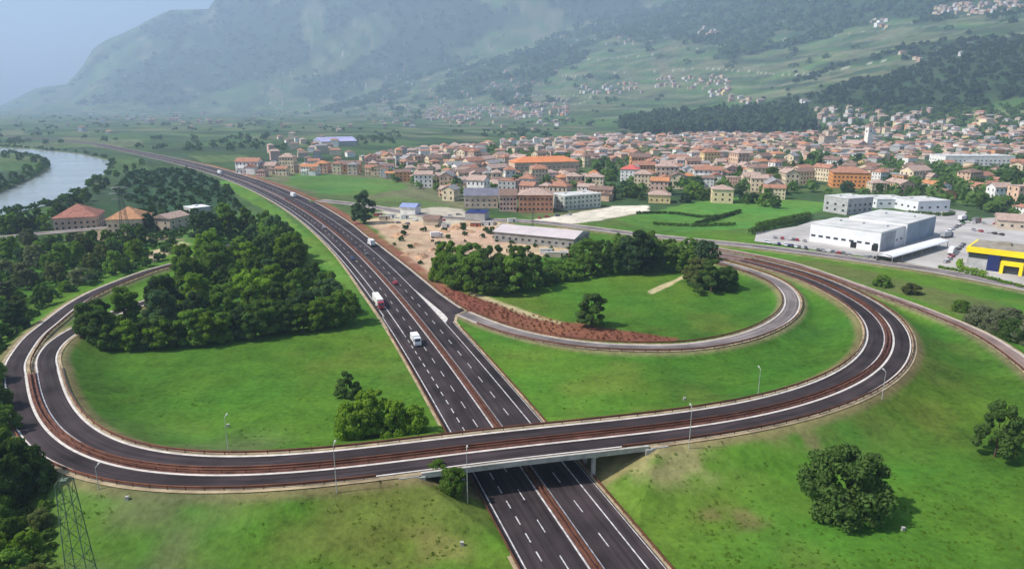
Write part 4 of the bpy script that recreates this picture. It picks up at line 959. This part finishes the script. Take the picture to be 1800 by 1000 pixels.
_q=np.c_[g0.uniform(1080,1435,1500),g0.uniform(198,242,1500)]; _q=_q[inpoly(_q[:,0],_q[:,1],_pw)][:650]
PWK=[h for h in hits(_q) if h]
mass('park_wood',PWK,70,.11,LEAF['blue green'],'dark dense wood between the town and the upper village','wood',15,38,.26)
# individual town trees
G='trees among the town houses'; n=0
tp=scatter([(760,350),(860,300),(1100,290),(1300,280),(1800,290),(1860,380),(1700,372),(1640,360),(1480,345),(1300,348),(1180,352)],38,0,31,62)
tp+=[P(*q) for q in [(1050,305),(1060,312),(1072,318),(1082,310),(1045,298),(1430,283),(1445,290),(1418,290),(1440,300),(1538,330),(1552,334),(1544,345),(1300,352),(1312,358),(1324,356),(1345,362),(1362,366),(1350,350),(1590,345),(1612,342),(1745,372),(1768,376),(1790,372),(1725,368),(1700,378),(1560,300),(1220,350),(1205,356),(1232,352),(1100,345),(1115,348),(1128,352),(1075,350),(425,300),(445,302)]]
for q in tp:
    x,y=q
    if not clear(x,y,4) : continue
    if any((x-a)**2+(y-b_)**2<(r-12)**2 for a,b_,r in LM): continue
    px,py=Q(x,y,0); h=random.uniform(9,17); ti=random.choice(['dark green','mid green','blue green','dark green']); kd=random.choice(['broad','oval','bush','cone'])
    tree(x,y,h,kd,ti,f'{SIZE(h)} {ti} {"pointed" if kd=="cone" else "leafy"} tree among houses {district(px)}',G); n+=1
print('trees',NT[0])
gt=scatter([(1540,300),(1860,300),(1860,384),(1700,372),(1560,346)],13,0,78,500,tries=8000)+scatter([(640,305),(860,262),(1100,246),(1800,252),(1860,300),(1860,380),(1700,370),(1560,344),(1300,340),(1190,345),(860,357),(740,335)],19,0,77,2600,tries=34000)
mass('garden_trees',zpts([q for q in gt if clear(q[0],q[1],5) and okhouse(q[0],q[1])]),46,.17,LEAF['dark green'],'loose mass of garden trees and hedges between the town houses','garden trees',6,12,.5)
_q=np.c_[g0.uniform(1380,1830,620),g0.uniform(186,262,620)]; _h=[h for h in hits(_q) if h and okhouse(h[0],h[1])]
mass('hillside_garden_trees',_h,40,.17,LEAF['dark green'],'garden trees and orchards around the highest houses of the town','garden trees',7,14,.5)
# hedges round the fields in front of the town
def hedge(pts,h,m,label,w=2.4,name='hedge',dark=None):
    L=resample(np.c_[catmull(np.array([P(*p) for p in pts]),6),np.zeros((len(pts)-1)*6+1)],1.6); C=L[len(L)//2].copy(); o=empty(name,(C[0],C[1],gz(C[0],C[1])),0,label,'hedge')
    g=np.random.RandomState(int(h*10)); cent=np.c_[L[:,:2]-C[:2]+g.normal(size=(len(L),2))*.3,h*.5+g.rand(len(L))*h*.15]; V,Fc=leafquads(cent,np.full(len(L),h*.48),len(L)*60,.42,g); put(npmesh('foliage',V,Fc,[m]),'foliage',o)
    st_=MB()
    for q in L[::5]: st_.bar((q[0]-C[0],q[1]-C[1],-.2),(q[0]-C[0],q[1]-C[1],h*.6),.08)
    st_.build('stems',[BARK],o)
hedge([(1322,412),(1360,402),(1400,393),(1424,386)],5,LEAF['dark green'],'tall dark hedge left of the white factory')
hedge([(1330,398),(1370,388),(1420,378)],2.6,LEAF['mid green'],'second lower hedge parallel to the dark one beside the factory')
hedge([(1120,376),(1180,376),(1240,383),(1290,378)],2.2,LEAF['dark green'],'dark hedge crossing the field below the yellow villa')
hedge([(1225,396),(1260,386),(1300,374)],3.,LEAF['dark green'],'short bushy hedge in the middle of the green fields')
hedge([(1150,395),(1220,398),(1290,396)],2.2,LEAF['mid green'],'low hedge along the valley road by the fields')
hedge([(1450,356),(1510,352),(1580,354)],7,LEAF['dark green'],'long dark hedge in front of the orange apartment block')
hedge([(960,468),(1020,464),(1080,458)],3.5,LEAF['mid green'],'hedge in front of the long pale pink shed')
# scrub west of loop, orchards, valley hedgerows, hill woods: masses
orch=[q for q in scatter([(200,335),(240,302),(330,300),(400,332),(425,372),(330,384),(250,374)],11,0,8,700,tries=12000) if clear(q[0],q[1],6)]
mass('orchard',zpts(orch),40,.16,HEDM,'dark green orchard rows between the river trees and the motorway','orchard',4,6.5,.5)
sc_=[q for q in scatter([(-140,690),(-10,672),(8,622),(40,578),(90,532),(180,495),(300,455),(330,400),(130,414),(-160,440)],6.5,0,12,1500,tries=9000) if clear(q[0],q[1],3)]
mass('scrub',zpts(sc_),50,.2,HEDM,'low scrub and undergrowth west of the left loop','scrub',1.6,4.5,.6)
sc2=[q for q in scatter([(-60,1000),(-40,880),(20,800),(80,880),(100,1000),(90,1100),(-60,1100)],2.6,0,14,400,tries=5000) if clear(q[0],q[1],1)]
mass('brushwood',zpts(sc2),50,.22,LEAF['mid green'],'low brushwood in the bottom left corner','brushwood',.7,2.,.7)
rb=[q for q in scatter([(560,180+100),(200,262),(0,262),(-80,262),(-80,240),(400,236),(700,236),(860,246)],40,0,15,900,tries=6000)]
vt=[]
g=np.random.RandomState(4)
for _ in range(2600):
    px=g.uniform(-60,1860); py=198+ (g.rand()**1.3)*(70 if px<700 else 45)
    x,y=P(px,py)
    if uof(x,y)<150 and clear(x,y,20) and not inpoly(np.array([x]),np.array([y]),RIVER)[0]:
        if vnoise(x,y,160,8,8)+vnoise(x,y,60,1,8)*.6>.12: vt.append((x,y))
mass('valley_trees',zpts(vt),26,.2,LEAF['blue green'],'far hedgerows and copses scattered over the valley fields','copses',6,12,.6)
rbk=[]
for a in np.linspace(0,len(RIVER)-1,420):
    i=int(a)%len(RIVER); j=(i+1)%len(RIVER); q=RIVER[i]*(1-a%1)+RIVER[j]*(a%1); c_=q+g.normal(size=2)*4
    if not inpoly(np.array([c_[0]]),np.array([c_[1]]),RIVER)[0]: rbk.append(c_)
mass('river_bank_scrub',zpts(rbk),34,.2,HEDM,'bushes fringing both banks of the river','bushes',2.5,6,.6)
ht=[]
for _ in range(30000):
    az=g.uniform(-.75,.75); r=2.**g.uniform(9.9,13.0); x,y=r*math.sin(az),r*math.cos(az); ht.append((x,y))
ht=np.array(ht); u,hz=woodness(ht[:,0],ht[:,1]); wd=(hz>0)&(u>30)
ht=ht[wd|((u>30)&(g.rand(len(u))<.03))]
FH=np.array(FARH)[:,:2]; keep=np.ones(len(ht),bool)
for q in FH: keep&=((ht[:,0]-q[0])**2+((ht[:,1]-q[1]))**2)>(26+.006*np.hypot(*q))**2
hp=zpts(ht[keep])
R=np.hypot(hp[:,0],hp[:,1]); a_=hp[R<3200]; b2=hp[R>=3200]
mass('hill_woods',a_,26,.2,WOODM,'dark broadleaf woods covering the nearer hillside','woods',9,17,.6)
mass('mountain_forest',b2,10,.34,WOODM,'hazy forest covering the far mountain slopes','forest',16,30,.8)
DIRT=mat('heaped_soil',(.44,.27,.16),.95,.5,amp=.3)
G='soil heaps in the sandy building yard'
for i,(a,b_,r_,h_) in enumerate([(700,415,7,2.6),(728,432,5,2),(742,452,6,2.4),(760,440,4,1.6),(800,402,7,2.2),(826,408,5,1.8),(812,396,6,2.),(690,400,5,2),(850,402,6,1.8),(716,448,4,1.5),(780,408,5,1.7),(838,432,5,1.5)]):
    x,y=P(a,b_); o=empty('soil_heap',(x,y,gz(x,y)-.2),random.uniform(0,3),f'{"large" if r_>5 else "small"} heap of {"orange" if i%2 else "sandy"} soil in the building yard','soil heap',G)
    n1=18; V=[(0,0,h_)]; Fq=[]
    for k,(rr,hh) in enumerate(((.22,.93),(.45,.66),(.72,.3),(1.,0))):
        for j in range(n1):
            t=j/n1*6.283; q=r_*rr*(1+.18*math.sin(t*2+i)+.1*math.sin(t*5+i*2)); V.append((q*math.cos(t),q*math.sin(t)*.75,h_*hh*(1+.15*math.sin(t*3+k))))
    b=MB(); b.v=V
    for j in range(n1): b.f.append((0,1+j,1+(j+1)%n1))
    for k in range(3):
        for j in range(n1): b.f.append((1+k*n1+j,1+(k+1)*n1+j,1+(k+1)*n1+(j+1)%n1,1+k*n1+(j+1)%n1))
    b.m=[0]*len(b.f); b.build('heap',[DIRT],o)
G='site cabins and containers in the building yard'
CC={'white':WWHITE,'rust red':mat('red_container',(.30,.10,.06),.6,.5),'grey':STEEL,'pale blue':mat('blue_container',(.30,.38,.48),.6,.5),'beige':WM['beige']}
for i,(a,b_,cn,L_) in enumerate([(676,386,'beige',8),(688,383,'white',7),(664,380,'rust red',6),(712,384,'white',6),(760,386,'grey',9),(784,400,'white',6),(836,398,'rust red',7),(856,396,'white',8),(882,404,'grey',6),(980,452,'beige',12),(960,446,'white',7),(1000,450,'rust red',9),(770,392,'pale blue',6),(900,392,'white',6)]):
    x,y=P(a,b_); o=empty('site_cabin',(x,y,gz(x,y)),random.uniform(-.4,.4),f'{cn} site cabin beside heaps and sheds of the building yard','site cabin',G)
    b=MB(); b.box((0,0,.1),(L_,2.6,2.6)); b.build('cabin_body',[CC[cn]],o); b=MB(); b.box((0,0,2.7),(L_+.2,2.8,.15)); b.build('roof',[CONC],o); b=MB(); b.box((L_*.2,-1.32,.2),(.95,.06,2.05)); b.build('door',[DARK],o)
sc3=scatter([(700,400),(800,396),(870,396),(900,412),(850,420),(790,470),(752,480),(690,430)],13,0,41,60)+scatter([(850,404),(1010,440),(1040,455),(960,462),(880,440)],9,0,42,60)
mass('site_scrub',zpts([q for q in sc3 if clear(q[0],q[1],3)]),40,.22,HEDM,'weeds and small shrubs growing in the building yard','scrub',1.2,3.2,.6)
g=np.random.RandomState(9); tf=[]
for _ in range(9000):
    px=g.uniform(-30,1830); py=480+560*g.rand()**.7; q=P(px,py)
    if vnoise(q[0],q[1],22,3,8)+vnoise(q[0],q[1],6,1,8)*.7>.02: tf.append(q)
tf=np.array(tf); dm_=dist_to(MW,tf[:,0],tf[:,1])[0]; kk=dm_>17
for r_,hw_ in ROADS: kk&=dist_to(r_,tf[:,0],tf[:,1])[0]>hw_+1
kk&=dm_>np.where(tf[:,1]>240,30,17)
mass('grass_tufts',zpts(tf[kk][::2]),9,.5,leafmat('leaves_tuft',(.12,.20,.02),.4,.15),'taller grass tufts and weeds scattered over the meadows','grass',.08,.24,1.8)
# reddish plants on the soil bank by the ramp
rp=scatter([(775,503),(830,521),(900,544),(1000,570),(1080,580),(1180,594),(1180,599),(1050,596),(950,584),(870,563),(800,535)],1.9,0,3,900,tries=5000)
mass('bank_plants',zpts(rp),16,.26,leafmat('leaves_rust',(.24,.095,.05),.4),'rows of low reddish plants on the soil bank beside the ramp','plants',.4,.9,.7)
# ---------------------------------------------------------------- VEHICLES
PAINTS={'white':(.78,.78,.78),'silver':(.42,.43,.45),'red':(.42,.03,.05),'dark blue':(.03,.05,.16),'black':(.03,.03,.03),'grey':(.2,.2,.21)}
CM={k:mat('paint_'+k.replace(' ','_'),v,.35,spec=.5,metal=.2 if k in('silver','grey') else 0) for k,v in PAINTS.items()}
LAMP=mat('lamp_glass',(.8,.78,.7),.15,spec=.6); TAIL=mat('tail_lamp',(.4,.02,.02),.3)
def wheelmesh(r=.34,wd=.24):
    b=MB(); b.bar((0,-wd/2,0),(0,wd/2,0),r,0,12); b.bar((0,-wd/2-.01,0),(0,wd/2+.01,0),r*.55,1,10); return b.mesh('wheel',[DARK,STEEL])
WH=wheelmesh(); WHB=wheelmesh(.5,.3)
def prism(b,prof,w,m=0):
    i=len(b.v); n=len(prof)
    for s in (-1,1):
        for x,z in prof: b.v.append((x,s*w/2,z))
    b.f.append(tuple(i+k for k in range(n))); b.f.append(tuple(i+n+k for k in reversed(range(n)))); b.m+=[m,m]
    for k in range(n): b.f.append((i+(k+1)%n,i+k,i+n+k,i+n+(k+1)%n)); b.m.append(m)
CARM={}
def car(x,y,z,rz,colr,label,group=None):
    if colr not in CARM:
        b=MB(); prism(b,[(-2.1,.35),(-2.15,.8),(-1.95,1.0),(-1.1,1.02),(.95,.98),(1.95,.82),(2.12,.6),(2.1,.35)],1.75); prism(b,[(-1.55,1.45),(-1.0,1.5),(.0,1.48),(.25,1.42),(-1.7,1.40)],1.36)
        g_=MB(); prism(g_,[(-1.95,1.0),(-1.6,1.42),(.25,1.42),(1.0,.98)],1.5)
        l=MB(); l.box((0,0,0),(.12,.35,.16)); CARM[colr]=(b.mesh('body',[CM[colr]]),g_.mesh('windows',[GLASS]),l.mesh('headlight',[LAMP]),l.mesh('tail_light',[TAIL]))
    m=CARM[colr]; o=empty('car',(x,y,z),rz,label,'car',group); put(m[0],'body',o); put(m[1],'windows',o)
    for sx in (-1.3,1.3):
        for sy in (-.8,.8): q=put(WH,'wheel',o); q.location=(sx,sy,.34)
    for sy in (-.62,.62):
        q=put(m[2],'headlight',o); q.location=(2.08,sy,.6); q=put(m[3],'tail_light',o); q.location=(-2.13,sy,.62)
    return o
def truck(x,y,z,rz,cabc,boxc,L,label,hb=2.6,w=2.5):
    o=empty('truck',(x,y,z),rz,label,'truck'); f=L/2
    b=MB(); prism(b,[(f-2.2,.6),(f-2.2,3.0),(f-1.9,3.15),(f-.7,3.1),(f-.12,1.9),(f,1.5),(f,.6)],w-.1); c=b.build('cab',[CM[cabc]],o)
    b=MB(); b.quad((f-.66,-1.05,3.0),(f-.66,1.05,3.0),(f-.09,1.05,1.95),(f-.09,-1.05,1.95)); 
    for s in (-1,1): b.box((f-1.25,s*(w/2-.03),1.75),(1.1,.06,.8))
    b.build('cab_window',[GLASS],c)
    b=MB(); b.box(((-f+f-2.5)/2,0,1.15),(L-2.5,w,hb)); b.build('cargo_box',[CM[boxc] if boxc in CM else boxc],o)
    b=MB(); b.box((-.2,0,.6),(L-1,.9,.5)); b.build('chassis',[DARK],o)
    xs=[f-1.3,-f+1.4]+([-f+2.7] if L>8 else [])+([-f+4.0,f-4.6] if L>12 else [])
    for sx in xs:
        for sy in (-1.08,1.08): q=put(WHB,'wheel',o); q.location=(sx,sy,.5)
    l=MB(); l.box((0,0,0),(.1,.4,.22)); lm=l.mesh('headlight',[LAMP])
    for sy in (-.9,.9): q=put(lm,'headlight',o); q.location=(f+.02,sy,.8)
    return o
def onmw(yy,off,away):
    i=np.argmin(abs(MY-yy)); q=offs(MW,off)[i]; t=MW[i+1,:2]-MW[i-1,:2]; a=math.atan2(t[1],t[0]); return q[0],q[1],.03,(a if away else a+math.pi)
yv=lambda px,py:P(px,py)[1]
x,y,z,a=onmw(yv(730,603),-6.9,False); truck(x,y,z,a,'white','white',7.,'white box truck on left carriageway above the bridge',2.2)
x,y,z,a=onmw(yv(656,532),-10.8,False); truck(x,y,z,a,'red','white',14.5,'long truck with red cab and white trailer on the left edge of the motorway',2.7)
x,y,z,a=onmw(yv(637,434),11.2,True); truck(x,y,z,a,'white','white',9.,'white truck on the exit lane beside the sandy yard',2.8)
x,y,z,a=onmw(yv(505,348),9.5,True); truck(x,y,z,a,'white','white',12.5,'large white truck far up the right carriageway',2.9)
x,y,z,a=onmw(yv(352,306),-3,False); truck(x,y,z,a,'white','white',12.5,'very distant white truck where the motorway bends left',2.9)
x,y,z,a=onmw(yv(686,500),3.2,True); car(x,y,z,a,'red','small red car close to the median on the right carriageway')
x,y,z,a=onmw(yv(600,455),-6,False); car(x,y,z,a,'dark blue','dark car on left carriageway above the red truck')
x,y,z,a=onmw(yv(560,400),-3.2,False); car(x,y,z,a,'silver','silver car farther up the left carriageway')
x,y,z,a=onmw(yv(655,450),3.3,True); car(x,y,z,a,'grey','grey car beside the white truck on the right carriageway')
x,y=P(768,418); truck(x,y,gz(x,y),.3,'white','white',8,'white lorry parked in the sandy building yard',2.6)
G='cars parked around the factory'
ck=list(PAINTS)
def lot(n,p0,p1,where,rz,seed):
    g=random.Random(seed)
    for k in range(n):
        a,b_=P(*p0),P(*p1); q=a+(b_-a)*(k/(n-1)); c=g.choices(ck,[4,3,1,2,1.5,2])[0]
        if g.random()<.14: continue
        car(q[0],q[1],.17,rz+g.uniform(-.05,.05)+g.choice([0,math.pi]),c,f'{c} car parked {where}',G)
lot(13,(1346,427),(1416,438),'left of the factory by valley road',1.35,1)
lot(9,(1362,419),(1414,425),'in second row left of the factory',1.35,7)
lot(12,(1438,441),(1540,456),'in front of the white factory wall',1.35,2)
lot(7,(1655,414),(1690,396),'in the lane right of the factory',.4,3)
lot(6,(1700,404),(1760,414),'on the yard behind the yellow shop',1.4,4)
lot(4,(1580,428),(1618,416),'by the shaded factory side wall',.3,5)
for i,(a,b_,rz_,cc,bc,L_,lb) in enumerate([(1672,446,.9,'white','white',12,'long white lorry standing on the shop yard'),(1664,418,.5,'dark blue','silver',10,'dark blue lorry with silver box behind the canopy'),(1610,398,.3,'white','silver',9,'white lorry parked beyond the factory side wall'),(1692,388,.6,'dark blue','white',10,'dark blue lorry with white box at back of yard'),(1716,392,.5,'red','grey',8,'red lorry with grey box at back of yard')]):
    x,y=P(a,b_); truck(x,y,.18,rz_,cc,bc,L_,lb,2.6)
lot(10,(1700,392),(1790,398),'at the back edge of the shop yard',1.4,8)
lot(8,(1664,462),(1692,432),'along the left side of the yellow shop',.5,9)
hedge([(1650,474),(1700,484),(1800,510)],1.6,LEAF['mid green'],'low hedge between shop yard and valley road')
hedge([(1686,462),(1690,474),(1728,482)],2.4,LEAF['bright green'],'green planted strip at the left corner of the yellow shop')
hedge([(1600,376),(1650,380),(1676,378)],3,LEAF['dark green'],'dark hedge behind the white sheds of the factory')
G='cars in the yards beside the valley road'
for i,(a,b_) in enumerate([(700,392),(716,394),(730,388),(790,380),(806,378),(778,388),(948,384),(962,382),(980,380),(1000,378),(870,394),(884,396)]):
    x,y=P(a,b_); c=random.choice(ck); car(x,y,gz(x,y)+.02,random.uniform(0,3),c,f'{c} car in the yards beside the valley road',G)
# ---------------------------------------------------------------- LAMPS, PYLONS, SIGNS
LMH=mat('lamp_head',(.45,.46,.43),.6)
LM_=mat('lamp_post_metal',(.50,.52,.50),.5,metal=.3)
def lamp(a,b_,z,h,label):
    x,y,z=hits([(a,b_)])[0]; o=empty('street_lamp',(x,y,z),0,label,'street lamp','street lamps along the loop road')
    b=MB(); b.bar((0,0,-.4),(0,0,h),.10,n=8,r1=.05); b.build('pole',[LM_],o)
    b=MB(); b.bar((0,0,h),(0,1.2,h+.25),.06,n=6); b.build('arm',[LM_],o)
    b=MB(); b.box((0,1.4,h+.18),(.35,.8,.16),taper=.8); b.build('lamp_head',[LMH],o)
lamp(592,866,6,10.5,'street lamp standing on the outer verge left of the bridge')
lamp(1211,788,6,10,'street lamp standing on the outer verge right of the bridge')
lamp(402,799,6,9,'street lamp on the inner verge of the left loop')
lamp(1332,698,5,8,'street lamp on the inner verge of the right loop')
lamp(1550,702,4,8,'street lamp on the outer verge of the right bend')
lamp(174,860,5.5,5,'short lamp post on the outer left bend')
lamp(822,884,1,12,'street lamp in front of the left bridge pier')
MASTM=mat('painted_steel',(.11,.15,.11),.7)
def lattice(x,y,h,w0,w1,label,arms=False,name='lattice_mast',r=.075):
    z=gz(x,y); o=empty(name,(x,y,z),.2,label,'pylon'); b=MB(); n=int(h/3.0)
    lev=[]
    for k in range(n+1):
        t=k/n; w_=w0+(w1-w0)*t**.8; lev.append([( sx*w_/2,sy*w_/2,h*t-.2) for sx,sy in ((-1,-1),(1,-1),(1,1),(-1,1))])
    for k in range(n):
        for j in range(4): b.bar(lev[k][j],lev[k+1][j],r); 
    b.build('legs',[MASTM],o); b=MB()
    for k in range(n):
        for j in range(4):
            q=(j+1)%4; b.bar(lev[k][j],lev[k+1][q],r*.5,n=3); b.bar(lev[k+1][j],lev[k+1][q],r*.5,n=3)
            b.bar(lev[k][q],lev[k+1][j],r*.5,n=3)
    b.build('bracing',[MASTM],o)
    if arms:
        for zz,ll in ((h*.97,4.5),(h*.86,6),(h*.75,5)):
            b=MB()
            for s in (-1,1): b.bar((0,0,zz),(s*ll,0,zz+.3),r,n=4); b.bar((0,0,zz+1.1),(s*ll,0,zz+.3),r*.6,n=4); b.bar((s*ll,0,zz+.3),(s*ll,0,zz-1.2),.09,n=4)
            b.build('cross_arm',[STEEL],o)
    else:
        b=MB(); b.box((0,0,h-.2),(.9,.9,.2)); b.bar((0,0,h),(0,0,h+2),.05); b.build('top_plate',[MASTM],o)
MSTL=STEEL
lattice(-64,87,30,4.4,1.7,'slender steel lattice mast rising from the bottom left corner')
x,y=P(222,418); lattice(x,y,32,5.5,1.2,'tall grey steel pylon standing among the left farmhouses',True,'power_pylon',.13)
x,y=P(936,418); lattice(x,y,17,1.4,.6,'thin steel mast beside the long pale pink shed',False,'lattice_mast',.07)
def box_sign(a,b_,z,label,name='marker_box'):
    x,y,z=hits([(a,b_)])[0]; o=empty(name,(x,y,z),.1,label,'utility box'); b=MB(); b.box((0,0,-.1),(.6,.45,.8)); b.build('cabinet',[CONC],o); b=MB(); b.box((0,0,.7),(.7,.55,.1)); b.build('lid',[CONC],o)
box_sign(224,878,1,'small white cabinet on the grass bank below the left bend','utility_cabinet')
box_sign(1587,932,0,'small white cabinet on the meadow right of the big dark tree','utility_cabinet')
box_sign(812,958,0,'small white cabinet on the grass left of the motorway','utility_cabinet')
box_sign(1203,703,0,'small white cabinet on the inner meadow below the right loop','utility_cabinet')
box_sign(401,750,0,'small white cabinet on the meadow of the left loop','utility_cabinet')
# ---------------------------------------------------------------- HAZE
hb=MB(); hb.box((-500,5600,-9.5),(15500,13600,1900)); hm=bpy.data.materials.new('haze'); hm.use_nodes=True; n=hm.node_tree
for q in list(n.nodes):
    if q.type!='OUTPUT_MATERIAL': n.nodes.remove(q)
pv=n.nodes.new('ShaderNodeVolumePrincipled'); pv.inputs['Color'].default_value=(.57,.73,1,1); pv.inputs['Density'].default_value=.000138; pv.inputs['Anisotropy'].default_value=.2
n.links.new(pv.outputs[0],[q for q in n.nodes if q.type=='OUTPUT_MATERIAL'][0].inputs['Volume'])
tag(hb.build('haze',[hm]),'pale blue valley haze','haze',kind='stuff')
finish_labels()
print('objects',len(bpy.data.objects))
